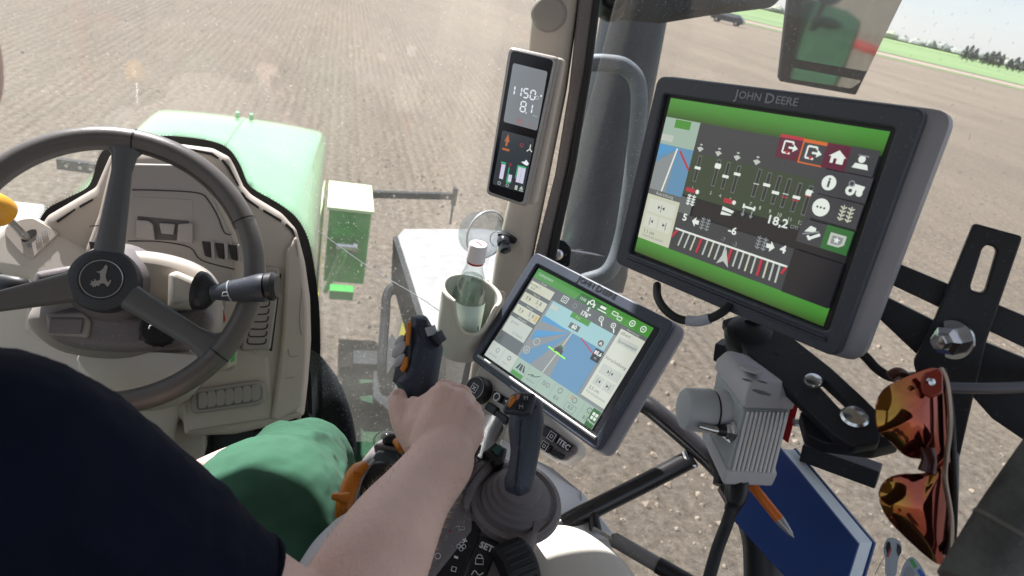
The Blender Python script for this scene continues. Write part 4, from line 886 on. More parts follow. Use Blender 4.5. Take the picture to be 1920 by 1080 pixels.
# left cards
S.rect(0, .10, .24, .83, e_gy2)
for i, (a, b) in enumerate(((.135, .225), (.265, .36), (.40, .495), (.535, .70))):
    S.rect(.01, a, .232, b, e_cream if i < 3 else e_lt)
    S.text(('Profile', 'Maschine', 'Meldung', 'Anbaugerät')[i], .12, a-.018, .020, e_lt, st=True)
S.text('Anzeige 1', .06, .165, .026, e_gy2, st=True); S.text('100%', .05, .20, .022, e_gy2, st=True)
for v in (.312, .448): S.text('7,9', .065, v, .040, e_dk, st=True); S.text('5 8', .165, v-.01, .044, e_gy2, st=True); S.text('l/h', .17, v+.030, .020, e_gy2, st=True)
S.rect(.20, .412, .225, .475, e_amb); S.text('gesamt', .08, .575, .028, e_gy, st=True); S.text('0, Stand', .15, .665, .030, e_gy, st=True)
# map
S.poly([(.26, .21), (.79, .21), (.79, .90), (.26, .90)], e_cy)
S.poly([(.26, .38), (.79, .38), (.79, .90), (.26, .90)], e_blue)
S.poly([(.26, .37), (.50, .385), (.26, .50)], e_blue2); S.poly([(.26, .43), (.51, .39), (.26, .56)], e_gy)
S.poly([(.52, .37), (.56, .90), (.26, .90), (.26, .66)], e_gy)
S.poly([(.50, .40), (.26, .62), (.26, .90), (.34, .90), (.52, .40)], e_blue)
S.poly([(.52, .385), (.27, .60), (.26, .53)], e_blue2); S.poly([(.52, .385), (.30, .72), (.26, .74), (.26, .64)], e_gy)
S.line([(.522, .375), (.505, .60), (.48, .90)], .007, e_cream, st=True); S.line([(.60, .38), (.72, .44), (.79, .48)], .008, e_red, st=True)
S.line([(.42, .60), (.58, .615)], .010, e_lime, st=True)
u, v = .505, .575; S.rect(u-.022, v-.03, u+.022, v+.022, e_dk); S.rect(u-.034, v-.01, u-.018, v+.03, e_dk); S.rect(u+.018, v-.01, u+.034, v+.03, e_dk); S.rect(u-.012, v-.045, u+.012, v-.02, e_gd)
S.rect(.47, .30, .555, .355, e_gy2); S.text('60', .512, .328, .042, e_w, st=True, bold=.002); S.rect(.44, .21, .60, .262, e_gr); S.text('0 m', .50, .236, .026, e_lt, st=True)
S.rect(.28, .10, .79, .21, e_gy2); S.line([(.31, .12), (.36, .12), (.36, .175), (.31, .175), (.31, .12)], .004, e_w, st=True); S.line([(.322, .135), (.348, .135), (.348, .16), (.322, .16), (.322, .135)], .003, e_w, st=True)
S.disc(.43, .155, .017, e_gy, st=True, r2=.013); S.text('S', .535, .125, .040, e_w, st=True, bold=.002); S.text('176°', .535, .180, .044, e_w, st=True, bold=.002)
for u, sgn in ((.655, 0), (.755, 1)):
    S.disc(u, .145, .018, e_w, st=True, r2=.013); S.line([(u+.012, .165), (u+.030, .20)], .008, e_w, st=True); S.line([(u-.008, .145), (u+.008, .145)], .004, e_w, st=True)
    if sgn: S.line([(u, .135), (u, .156)], .004, e_w, st=True)
S.rect(.265, .24, .33, .285, e_lt)
for (u, v) in ((.32, .62), (.285, .735), (.745, .335), (.70, .865)):
    S.disc(u, v, .026, e_gy2 if u > .5 else e_gy, st=True); S.disc(u, v, .026, e_lt, st=True, r2=.022)
S.line([(.737, .35), (.745, .325), (.755, .35)], .006, e_w, st=True); S.line([(.692, .88), (.696, .85), (.712, .85)], .005, e_w, st=True)
for dv in (-.01, 0, .01): S.line([(.275, .735+dv), (.295, .735+dv)], .003, e_lt, st=True)
S.rect(.735, .39, .80, .50, e_bk); S.text('85,6', .767, .425, .034, e_w, st=True, bold=.002); S.text('m', .767, .47, .026, e_lt, st=True)
# right card
S.rect(.815, .10, 1, .135, e_gy2); S.text('Ausrichtung', .90, .118, .020, e_lt, st=True); S.rect(.815, .135, 1, .80, e_gray3)
S.text('albert', .865, .165, .034, e_gy2, st=True); S.rect(.835, .20, .985, .265, e_lt); S.text('Spurauswahl', .91, .235, .030, e_gy2, st=True)
S.text('Verschiebung', .905, .415, .032, e_gy2, st=True)
for r_ in ((.835, .47, .985, .56), (.835, .58, .905, .67), (.915, .58, .985, .67)): S.rect(*r_, e_lt)
S.rect(.909, .49, .912, .54, e_dk); S.poly([(.89, .50), (.905, .515), (.89, .53)], e_dk); S.poly([(.931, .50), (.916, .515), (.931, .53)], e_dk)
S.rect(.86, .60, .863, .65, e_dk); S.poly([(.885, .61), (.868, .625), (.885, .64)], e_dk); S.rect(.955, .60, .958, .65, e_dk); S.poly([(.933, .61), (.95, .625), (.933, .64)], e_dk)
S.text('2,5 cm', .875, .705, .032, e_gy2, st=True); S.text('Verschiebschritt', .905, .745, .024, e_gy, st=True)
# bottom bar
S.rect(0, .83, 1, 1, e_mint); S.rect(0, .83, .26, 1, e_lt)
for u in (.13, .26, .38, .50, .62, .74, .87): S.rect(u, .84, u+.002, .99, e_gy)
S.rect(.27, .955, .375, .998, e_gr); S.poly([(.285, .93), (.30, .87), (.31, .87), (.305, .93)], e_dk); S.poly([(.315, .93), (.315, .87), (.33, .87), (.34, .93)], e_dk); S.poly([(.35, .93), (.338, .87), (.345, .87), (.37, .93)], e_dk)
S.line([(.40, .92), (.43, .90), (.46, .90), (.49, .87)], .005, e_dk, st=True); S.disc(.435, .905, .009, e_dk, st=True, r2=.006)
for u, m in ((.20, e_gy2), (.08, e_gy)): S.disc(u, .89, .016, m, st=True, r2=.011)
S.text('ISO', .56, .90, .045, e_gy, st=True, bold=.002)
for u in (.675, .80, .925): S.disc(u, .875, .018, e_gy2, st=True, r2=.014); S.text('8,0', u, .95, .034, e_gy2, st=True)
S.disc(.775, .865, .012, e_or, st=True, r2=.008); S.line([(.76, .92), (.84, .92), (.84, .985), (.76, .985), (.76, .92)], .004, e_gy, st=True)
S.rect(.94, .835, 1, 1, e_gd)
for a in (.952, .975):
    for b in (.865, .90): S.rect(a, b, a+.018, b+.027, e_w)
S.text('Menü', .972, .95, .026, e_w, st=True)
S.text('LENKUNG', .065, .955, .018, e_gy, st=True); S.text('SPUR 1', .19, .955, .018, e_gy, st=True); S.text('ABSTAND', .44, .955, .018, e_gy, st=True)
S.mb.build('screen', ts, sharp=5)
ob('screen_ledge', g_tube([fs_.PX(897, 667, .0015), fs_.PX(1117, 822, .0015)], .0024, n=10, smooth=0), SILVER, ts)
ob('mount_neck', g_tube([fs_.PX(1050, 700, -.04), fs_.PX(1000, 720, -.09), fs_.PX(985, 800, -.10)], [.03, .028, .03], n=16), DGREY, ts)

# ---- slim instrument display on the pillar
ifr = Fr(W(980, 240, 1.08), nrm(A(-.50, -.85, .15)))
idp = thing('instrument_display', 'slim upright instrument display with rpm figures on the front pillar', 'display', ifr.O)
ou = [(953, 86), (1049, 107), (988, 390), (909, 364)]
ob('case', g_plate(ifr, [rnd([ifr.px(*q) for q in ou], .010, 6)], 0, .028, .006, pixels=False, seg=4), BEIGE2, idp)
ob('case_back', g_plate(ifr, [rnd([ifr.px(*q) for q in ((960, 95), (1056, 108), (1000, 388), (916, 364))], .010, 6)], -.010, .024, .005, pixels=False), BEIGE, idp)
ob('case_edge', g_plate(ifr, [rnd([ifr.px(*q, .001) for q in ((957, 91), (1043, 111), (984, 385), (912, 362))], .008, 6), rnd([ifr.px(*q, .001) for q in ((959, 95), (1038, 113), (980, 381), (915, 359))], .007, 6)], .001, .002, .0008, pixels=False), SILVER, idp)
ob('black_front', g_plate(ifr, [rnd([ifr.px(*q, .0008) for q in ((959, 95), (1038, 113), (980, 381), (915, 359))], .007, 6)], .0008, .002, .0006, pixels=False), mat('glossy_black_front', (.012, .013, .017), .15), idp)
def iscr(name, corners, base):
    s = Scr(ifr, corners, .0015); s.mb.add(g_poly([s.P(u, v, .0014) for u, v in rnd([(0, 0), (1, 0), (1, 1), (0, 1)], .05)][::-1]), base); return s
S = iscr('', [(962, 118), (1027, 134), (1007, 245), (944, 228)], emi('lcd_grey', (.20, .22, .24), .6))
def seg7(S, ch, u, v, w_, h, m, th=.03):
    segs = {'a': (0, 0, 1, 0), 'b': (1, 0, 1, .5), 'c': (1, .5, 1, 1), 'd': (0, 1, 1, 1), 'e': (0, .5, 0, 1), 'f': (0, 0, 0, .5), 'g': (0, .5, 1, .5)}
    on = {'0': 'abcdef', '1': 'bc', '5': 'afgcd', '8': 'abcdefg'}[ch]; z = S.lay()
    for k in on:
        a, b, c_, d = segs[k]; p0 = (u+a*w_, v+b*h); p1 = (u+c_*w_, v+d*h); q0 = (p0[0]*.88+p1[0]*.12, p0[1]*.88+p1[1]*.12); q1 = (p0[0]*.12+p1[0]*.88, p0[1]*.12+p1[1]*.88)
        S.line([q0, q1], th, m, z, st=True)
lcdw = emi('lcd_digit_white', (.80, .84, .90), .65)
for ch, u in (('1', .00), ('1', .20), ('5', .40), ('0', .60)): seg7(S, ch, u+.04, .36, .13, .15, lcdw, .035)
S.disc(.84, .46, .05, e_lt, st=True, r2=.035); S.rect(.92, .40, .96, .43, lcdw)
seg7(S, '8', .42, .58, .14, .17, lcdw, .035); seg7(S, '1', .62, .59, .13, .15, lcdw, .035); S.rect(.59, .74, .615, .77, lcdw); S.rect(.80, .765, .95, .772, e_lt)
S.text('80', .48, .93, .11, emi('lcd_faint_red', (.35, .14, .14), .6), st=True); S.text('rpm', .82, .93, .05, emi('lcd_faint_red', (.35, .14, .14), .6), st=True)
S.mb.build('upper_screen', idp, sharp=5)
S = iscr('', [(942, 244), (1001, 261), (982, 362), (922, 346)], emi('lcd_dark', (.035, .045, .055), .5))
am = emi('warning_amber', (.45, .14, .05), .6); S.poly([(.12, .18), (.20, .04), (.28, .18), (.23, .18), (.23, .26), (.17, .26), (.17, .18)], am); S.rect(.10, .30, .32, .34, am)
S.disc(.66, .17, .055, emi('warning_red', (.45, .05, .05), .6), st=True, r2=.04); S.line([(.92, .12), (.92, .20)], .025, e_w, st=True); S.line([(.92, .20), (.84, .25)], .025, e_w, st=True); S.line([(.92, .20), (1.0, .24)], .025, e_w, st=True)
lcdl = emi('lcd_bar_lilac', (.66, .64, .80), .6); lg = emi('lcd_bar_green', (.05, .45, .2), .6)
S.rect(.14, .57, .17, .85, e_maroon); S.rect(.14, .55, .30, .58, lg); S.rect(.17, .59, .29, .86, lcdl)
S.rect(.40, .62, .43, .90, lg); S.rect(.40, .87, .54, .90, lg); S.rect(.44, .74, .55, .87, lcdl); S.text('F', .44, .58, .08, e_red, st=True)
S.rect(.66, .53, .92, .56, lg); S.rect(.65, .55, .68, .78, lg); S.rect(.69, .56, .92, .84, lcdl); S.rect(.65, .80, .69, .85, e_maroon); S.rect(.80, .57, .805, .83, e_gy2)
S.poly([(.74, .46), (.84, .44), (.88, .40), (.98, .46), (.94, .50), (.84, .49)], lcdw)
for u in (.20, .46): S.disc(u, .945, .05, e_lt, st=True, r2=.035)
S.rect(.70, .90, .78, .98, e_lt); S.poly([(.84, .95), (.90, .88), (.96, .95)], e_lt); S.rect(.84, .965, .97, .98, e_lt)
S.mb.build('lower_screen', idp, sharp=5)
# ================================================================== SMALL THINGS ON THE PILLAR
# ball-joint clip
cl = thing('ball_mount', 'small black ball mount with wire ring on the beige pillar above the bottle', 'mount', pf.PX(950, 462))
bc = pf.PX(950, 458, .0)
ob('base', g_prism([pf.PX(x, y, .008) for x, y in smoothpts([(934, 438), (950, 440), (966, 448), (968, 454), (962, 458), (950, 452), (936, 446)], 3, True)], -pn*.02), BLACK, cl, bevel=.003)
ob('socket', g_lathe(pf.PX(943, 449, .010), nrm(pf.PX(948, 470, .03)-pf.PX(943, 449, .01)), [(.009, -.004), (.0125, .002), (.0125, .010), (.009, .013), (.009, .018), (.0105, .019), (.0105, .026), (.006, .029), (.002, .029)], 24), mat('glossy_black', (.02, .022, .03), .2, coat=.5), cl)
ob('wire_ring', g_tube([pf.PX(932+13*cos(a), 448+14*sin(a), .012+.004*cos(a)) for a in np.linspace(0, 2*pi, 25)], .0009, n=6, smooth=0), CHROME, cl)
ob('pillar_pad', g_lathe(pf.PX(957, 470, .001), pn, [(.024, -.002), (.0235, .001), (.001, .0015)], 32), BEIGE, cl)
# clear discs of the lamp outside
LENS = clear_mat('clear_lamp_lens', (.82, .84, .86), .4)
lmp = ob('front_lamp', g_lathe(W(912, 440, 1.75), nrm(A(.4, -.8, .3)), [(.055, -.05), (.062, -.01), (.056, .012), (.03, .026), (.003, .03)], 32), LENS, tr)
ob('lamp_ring', g_tube([W(912, 440, 1.75)+.062*(cos(a)*A(.9, .4, 0)+sin(a)*A(0, .3, .95)) for a in np.linspace(0, 2*pi, 33)], .003, n=6, smooth=0), GREYPR, lmp)

# ---- bottle holder with a scooped front
upc = nrm(A(.0, -.06, 1)); cc0 = W(862, 652, 1.06); cr = .0445; axh = .105
cu_, cv_ = nrm(np.cross(upc, FW)), None; cv_ = np.cross(upc, cu_)   # cv_ points away from / towards the eye
if cv_@FW > 0: cv_ = -cv_; cu_ = -cu_
holder = thing('bottle_holder', 'beige plastic cup holder with scooped front, fixed to the pillar beside the small touchscreen', 'cup holder', cc0)
def cup(r, z0, inner):
    rings = []
    n = 64
    for t in (0, .15, .5, .8, .92, 1.0):
        ring = []
        for j in range(n):
            a = 2*pi*j/n; d = (a-radians(108)+pi) % (2*pi)-pi   # notch centred towards the eye
            notch = .046*max(0, 1-abs(d/radians(46))**2.6) if abs(d) < radians(46) else 0
            tilt = .0
            top = axh-notch+.004*cos(a)
            rr_ = r*(0.86+.14*min(1, t*1.4)) + (.0035*(t > .95) if not inner else 0)
            ring.append(cc0 + upc*(z0+t*(top-z0)) + rr_*(cos(a)*cu_+sin(a)*cv_))
        rings.append(ring)
    return rings
ro_, ri_ = cup(cr, 0, False), cup(cr-.0035, .004, True)
rings = ro_ + ri_[::-1]
v, f = g_loft(rings, True)
ob('cup', (v, f), CREAM, holder, sharp=50)
ob('cup_lip', g_tube([(a+b)/2 for a, b in zip(ro_[-1], ri_[-1])]+[(ro_[-1][0]+ri_[-1][0])/2], .0033, n=10, smooth=0), CREAM, holder)
ob('bracket', g_prism([W(x, y, 1.10) for x, y in rnd(((905, 536), (950, 548), (935, 590), (912, 590)), 6)], -upc*.015), BEIGE, holder, bevel=.003)
ob('screw', g_lathe(W(925, 549, 1.095), upc, [(.004, 0), (.004, .003), (.001, .003)], 12), BLACK, holder)
ob('spring_clip', g_box(W(907, 552, 1.10), cu_, cv_, upc, .008, .012, .05), BLACK, holder, bevel=.002)
# ---- bottle
bt = thing('bottle', 'clear glass water bottle with white cap and pale label standing in the beige holder', 'bottle', cc0+upc*.01)
BG = clear_mat('bottle_glass', (.975, .995, .99), .25)
b0 = cc0+upc*.012+cv_*.004; bu = nrm(upc + .03*cu_)
QH, QR = .70, .92
prof = [(r*QR, h*QH) for r, h in [(.010, .0), (.026, .002), (.0285, .01), (.0285, .115), (.0280, .125), (.0265, .140), (.0235, .158), (.0190, .176), (.0150, .192), (.0128, .205), (.0122, .214)]]
bt_g = MB(); bt_g.add(g_lathe(b0, bu, prof, 40), BG); bt_g.build('glass', bt, sharp=60)
ob('water', g_lathe(b0, bu, [(r*QR, h*QH) for r, h in [(.009, .003), (.0262, .005), (.0262, .118), (.0255, .128), (.0235, .144), (.0200, .160), (.0165, .174), (.001, .1745)]], 32), clear_mat('water', (.93, .975, .96), .4), bt)
lab_o = [[b0+bu*z*QH+(.0288*QR)*(cos(a)*cu_+sin(a)*cv_) for a in np.linspace(radians(20), radians(175), 24)] for z in (.042, .122)]
lb = ob('label', g_loft(lab_o, cap=False, closed=False), mat('bottle_label', (.58, .72, .66), .5, var=.05), bt)
mk = MB(); lm = mat('label_blue_print', (.10, .22, .42), .5)
for a, z, s in ((150, .050, .012), (146, .060, .009), (140, .050, .006)):
    a = radians(a); q = [[b0+bu*zz*QH+.0291*QR*(cos(t)*cu_+sin(t)*cv_) for t in (a, a+.10+s*4)] for zz in (z, z+s)]; mk.add(g_loft(q, cap=False, closed=False), lm)
mk.build('label_print', lb)
ob('cap', g_lathe(b0, bu, [(r*QR, .2135*QH+(h-.2135)*.85) for r, h in [(.0132, .2135), (.0152, .214), (.0152, .224), (.0148, .226), (.0148, .243), (.0135, .246), (.001, .2465)]], 32), mat('white_cap_plastic', (.78, .70, .70), .35), bt)
ob('cap_ring', g_lathe(b0, bu, [(r*QR, h*QH) for r, h in [(.0138, .2085), (.0140, .213), (.0138, .2145)]], 28), RED, bt)
cpf = Fr(b0+bu*(.2135*QH+.0283), bu); ob('cap_mark', g_text(cpf, '~~', (0, 0), .014, .0006, 0, False, 2.6, 'CENTER', 1, bold=.0004), mat('cap_red_print', (.6, .05, .08), .5), bt)

# ================================================================== ARMREST CONSOLE
cnN = nrm(A(-.10, -.30, .95)); cf = Fr(W(900, 985, .72), cnN, U=RT)
def CP(name, pts, w, th, bev, m, par, rr=4, fr=None): return ob(name, g_plate(fr or cf, [rnd(pts, rr)], w, th, bev, seg=3), m, par, sharp=40)
con = ob('control_armrest', g_plate(cf, [rnd([(800, 870), (880, 862), (955, 850), (1010, 880), (1028, 930), (1026, 975), (1000, 1035), (992, 1110), (960, 1180), (740, 1180), (720, 1000)], 16)], 0, .10, .016, seg=4), TAUPE, tr)
CP('left_body', [(672, 862), (700, 826), (716, 816), (800, 822), (900, 850), (900, 1000), (760, 1180), (640, 1180), (700, 1000), (652, 930)], .004, .09, .014, TAUPE, con, 10)
CP('left_step', [(703, 828), (722, 818), (800, 832), (800, 852), (700, 836)], .010, .01, .004, TAUPE, con)
CP('lock_button', [(716, 822), (728, 808), (752, 814), (748, 834), (722, 830)], .016, .012, .003, BLACK, con, 3)
ob('orange_button', g_tube([cf.PX(741, 826, .018), cf.PX(752, 836, .020), cf.PX(755, 846, .016)], [.004, .0065, .005], n=12), ORANGE, con)
ob('thumb_dial', g_lathe(cf.PX(735, 868, .004), cnN, [(.0215, 0), (.0215, .002), (.019, .0025), (.001, .0025)], 32), mat('teal_grey_dial', (.05, .065, .075), .5), con)
ob('clear_dome', g_ell(W(727, 826, .80), [RT*.018, UP*.012, FW*.012]), clear_mat('clear_plastic_dome', (.85, .84, .80), .5), con)
ob('hand_rest_dish', g_plate(cf, [rnd([(668, 940), (672, 905), (690, 872), (704, 860), (722, 860), (745, 880), (770, 930), (720, 990), (664, 965)], 10)], .020, .02, .006, seg=3), BLACK, con, sharp=40)
ob('dish_trim', g_tube([cf.PX(x, y, .021) for x, y in ((701, 862), (684, 884), (673, 910), (666, 935), (662, 962))], .0016, n=8), GREYPL, con)
# orange throttle lever
ol = MB()
ol.add(g_tube([cf.PX(683, 872, .024), cf.PX(668, 884, .030), cf.PX(658, 905, .032), cf.PX(650, 928, .030), cf.PX(644, 948, .024), cf.PX(636, 968, .014)], [.006, .0085, .009, .009, .0085, .005], n=16, flat=(cnN, .6)), ORANGE)
ol.add(g_tube([cf.PX(650, 934, .032), cf.PX(638, 933, .036), cf.PX(627, 931, .038), cf.PX(622, 931, .038)], [.007, .0045, .0038, .003], n=12), ORANGE)
for k in range(4): ol.add(g_tube([cf.PX(664-k*1.5, 884+k*6, .037), cf.PX(678-k*1.5, 887+k*6, .036)], .0007, n=5, smooth=0), ORANGE)
ol.build('orange_lever', con, sharp=60)
# pale grey side shell of the armrest
ob('side_shell', g_loft([[W(x, y, d) for x, y, d in r_] for r_ in (
    [(640, 950, .66), (668, 958, .65), (700, 975, .67), (676, 955, .70)], [(598, 992, .635), (630, 985, .62), (690, 1010, .63), (640, 1000, .68)],
    [(572, 1018, .60), (600, 1012, .59), (680, 1050, .60), (620, 1025, .66)], [(545, 1060, .575), (575, 1052, .56), (670, 1090, .58), (600, 1075, .64)], [(505, 1125, .55), (545, 1110, .53), (650, 1160, .55), (560, 1145, .62)])]), GREYPL, con, sub=2)
# joystick well and stepped boot
jn = nrm(A(-.05, -.18, 1)); jb = cf.PX(966, 938, .0)
ob('joystick_well', g_lathe(jb, jn, [(.054, -.004), (.052, .003), (.047, .005), (.043, .002)], 44), TAUPE, con)
ob('boot', g_lathe(jb, jn, [(r*.70, h*.8) for r, h in [(.058, .0), (.056, .008), (.050, .010), (.049, .017), (.043, .019), (.042, .026), (.036, .028), (.034, .036), (.027, .040), (.020, .041), (.001, .041)]], 48), mat('matte_rubber_boot', (.17, .155, .165), .6, bump=.2, bscale=900, var=.06), con, sharp=25)
CP('front_ridge', [(890, 868), (934, 848), (944, 856), (900, 905), (875, 960), (868, 940)], .010, .016, .005, TAUPE, con, 5)
CP('rear_block', [(932, 1015), (965, 1008), (1000, 985), (1018, 965), (1010, 1010), (992, 1040), (960, 1050), (945, 1040)], .012, .02, .008, TAUPE, con, 6)
for pts in ([(872, 960), (905, 980), (955, 1015)], [(905, 980), (898, 998)], [(868, 925), (900, 880), (930, 856)]):
    ob('seam', g_tube([cf.PX(x, y, .0185 if y < 955 else .001) for x, y in pts], .0009, n=5, smooth=3), SEAM, con)
# small screen block in front of the joystick
CP('indicator_block', [(905, 846), (928, 824), (952, 840), (946, 868), (930, 872)], .020, .02, .004, BLACK, con, 4)
CP('indicator', [(921, 842), (934, 834), (944, 841), (932, 854)], .0215, .001, 0, mat('dim_green_indicator', (.02, .07, .06), .3), con, 1)
CP('front_button', [(868, 842), (884, 820), (904, 834), (890, 858)], .012, .016, .003, BLACK, con, 3)
CP('front_button', [(855, 862), (866, 846), (882, 858), (872, 872)], .012, .016, .003, BLACK, con, 3)
# keypads
kp = CP('key_panel', [(868, 968), (905, 982), (898, 1010), (880, 1050), (862, 1100), (800, 1100), (830, 965)], .003, .006, .002, BLACK, con, 5)
kp2 = CP('set_panel', [(902, 1002), (936, 1018), (925, 1050), (905, 1100), (868, 1100), (885, 1045)], .004, .006, .002, BLACK, con, 5)
mk = MB(); d_ = np.array(cf.px(930, 1031))-np.array(cf.px(905, 1020)); kr = atan2(d_[1], d_[0])
mk.add(g_text(cf, 'SET', (912, 1026), .0095, .0045, .0002, True, kr, bold=.0003), WHITEPR)
mk.add(g_text(cf, '+', (871, 1014), .010, .0037, .0002, True, kr, bold=.0003), WHITEPR); mk.add(g_text(cf, '-', (856, 1043), .014, .0037, .0002, True, kr, bold=.0005), WHITEPR)
mk.add(g_text(cf, '-', (826, 1020), .014, .0037, .0002, True, kr, bold=.0005), WHITEPR)
lk = cf.px(898, 1054)
def ring2(c, r, n=14): return [cf.P(c[0]+r*cos(2*pi*i/n), c[1]+r*sin(2*pi*i/n), .0047) for i in range(n+1)]
mk.add(g_tube([cf.P(lk[0]+x, lk[1]+y, .0047) for x, y in ((-.004, -.004), (.004, -.004), (.004, .002), (-.004, .002), (-.004, -.004))], .0005, n=5, smooth=0), WHITEPR)
mk.add(g_tube([cf.P(lk[0]+.003*cos(a), lk[1]+.002+.004*sin(a), .0047) for a in np.linspace(0, pi, 8)], .0005, n=5, smooth=0), WHITEPR)
for dx, dy in ((-.0026, 0), (.0026, 0), (0, .0026), (0, -.0026)):
    c_ = cf.px(864, 1028); mk.add(g_tube(ring2((c_[0]+dx, c_[1]+dy), .0022), .0004, n=4, smooth=0), WHITEPR)
c_ = cf.px(862, 992); mk.add(g_tube([cf.P(c_[0]+x, c_[1]+y, .0037) for x, y in ((-.005, 0), (-.001, .002), (-.001, -.003), (.005, -.002), (.005, .001), (.001, .001))], .0005, n=4, smooth=0), WHITEPR)
for dx in (-.003, 0, .003): mk.add(g_tube([cf.P(c_[0]+dx, c_[1]+.004, .0037), cf.P(c_[0]+dx+.001, c_[1]+.008, .0037)], .0004, n=4, smooth=0), WHITEPR)
mk.add(g_tube([cf.PX(x, y, .0037) for x, y in ((838, 1003), (836, 1012), (833, 1013))], .0004, n=4, smooth=0), WHITEPR)
c_ = cf.px(820, 1046); mk.add(g_tube(ring2(c_, .003), .0005, n=4, smooth=0), WHITEPR); mk.add(g_tube([cf.PX(x, y, .0047) for x, y in ((884, 1078), (890, 1070), (898, 1078), (906, 1074))], .0005, n=4), WHITEPR)
mk.add(g_tube([cf.PX(x, y, .0037) for x, y in ((846, 1070), (848, 1062), (856, 1064), (854, 1072), (846, 1070))], .0005, n=4, smooth=0), WHITEPR)
mk.build('key_symbols', con)
ob('red_led', g_lathe(cf.PX(843, 996, .0032), cnN, [(.0014, 0), (.0012, .0008), (.0001, .001)], 10), RED, con)
# ribbed dial at the bottom
dc = cf.PX(965, 1066, .004); da = nrm(cf.PX(1000, 1050, .0)-cf.PX(940, 1075, 0))
dd = ob('ribbed_dial', g_lathe(dc-da*.016, da, [(.001, 0), (.024, 0), (.0265, .004), (.0265, .030), (.024, .034), (.001, .034)], 40), RUBBER, con)
for k in range(26):
    a = 2*pi*k/26; e1 = nrm(np.cross(da, cnN)); e2 = np.cross(da, e1); o_ = .0268*(cos(a)*e1+sin(a)*e2)
    ob('dial_rib', g_tube([dc-da*.012+o_, dc+da*.014+o_], .0012, n=5, smooth=0), RUBBER, dd)
# ---- joystick grips: traced silhouettes with real thickness, rounded all round
def grip(name, d, pts, th, bev, m, par, nn=None, rr=6):
    xs = np.array(pts).mean(0); fr = Fr(W(xs[0], xs[1], d), nn if nn is not None else nrm(EYE-W(xs[0], xs[1], d)), U=RT)
    return ob(name, g_plate(fr, [rnd(pts, rr)], th/2, th, bev, seg=5), m, par, sharp=60), fr
j2, jf = grip('joystick', .665, [(952, 800), (956, 770), (1000, 738), (1018, 750), (1021, 790), (1016, 830), (1006, 880), (998, 922), (975, 934), (946, 922), (944, 900), (952, 880), (957, 845)], .030, .0135, mat('navy_grey_grip', (.045, .056, .080), .42, bump=.25, bscale=1200, var=.08, dirt=.1), con, rr=8)
hd, hf2 = grip('joystick_head', .652, [(972, 733), (1003, 736), (1004, 748), (995, 776), (944, 774), (942, 764), (958, 738)], .012, .004, DGREY, con, nn=nrm(A(-.35, -.55, .75)), rr=4)
for q in ([(980, 740), (996, 742), (992, 754), (976, 751)], [(971, 755), (988, 758), (983, 771), (966, 768)]):
    ob('grip_button', g_plate(hf2, [rnd(q, 2)], .0085, .004, .001), BLACK, con)
    c_ = np.array(q).mean(0); ob('button_mark', g_text(hf2, 'M', tuple(c_), .006, .0088, 0), GREYPR, con)
ob('grip_toggle', g_plate(hf2, [rnd([(956, 744), (966, 740), (966, 750), (956, 762), (951, 760)], 2)], .011, .008, .002), ORANGE, con)
ob('grip_toggle', g_plate(hf2, [rnd([(967, 740), (976, 738), (972, 748), (965, 750)], 2)], .009, .004, .001), mat('salmon_button', (.5, .2, .15), .4), con)
ob('grip_edge', g_tube([jf.PX(x, y, .0152) for x, y in ((976, 790), (973, 840), (968, 890), (966, 925))], .0007, n=5), BLACK, con)
# main lever
g1, gf1 = grip('main_lever', .762, [(771, 587), (799, 588), (828, 640), (833, 652), (824, 700), (818, 740), (800, 800), (770, 830), (748, 800), (752, 740), (738, 716), (752, 700), (765, 650)], .050, .018, mat('navy_black_grip', (.030, .038, .062), .45, bump=.3, bscale=1200, var=.08, dirt=.1), con, rr=9)
lb_ = Fr(W(757, 680, .745), nrm(nrm(EYE-W(757, 680, .745))-.55*RT), U=RT)
CP('lever_switch_plate', [(764, 610), (770, 612), (768, 690), (760, 705), (745, 726), (733, 715), (738, 690), (750, 640)], 0, .012, .004, DGREY, con, 4, fr=lb_)
for q in ([(762, 603), (768, 603), (767, 622), (764, 648), (758, 648), (760, 625)], [(757, 669), (762, 668), (761, 686), (754, 699), (748, 692)]): CP('lever_orange_button', q, .006, .006, .002, ORANGE, con, 2, fr=lb_)
for x, y, r_ in ((749, 640, .005), (748, 655, .007), (749, 675, .0055)): ob('lever_silver_button', g_ell(lb_.PX(x, y, .005), [lb_.U*r_, nrm(lb_.V+lb_.U*.5)*r_*1.6, lb_.N*r_*.8]), GREYPL, con)
rb_ = Fr(W(818, 628, .745), nrm(nrm(EYE-W(818, 628, .745))+.35*RT), U=RT)
CP('lever_side_switch', [(804, 608), (811, 609), (820, 622), (832, 630), (832, 642), (824, 652), (812, 640), (802, 622)], .004, .014, .004, BLACK, con, 4, fr=rb_)
ob('side_roller', g_tube([rb_.PX(806, 612, .007), rb_.PX(811, 628, .008)], .006, n=12, smooth=0), GREYPR, con); ob('side_roller', g_tube([rb_.PX(819, 622, .01), rb_.PX(829, 640, .01)], .006, n=12, smooth=0), DGREY, con)

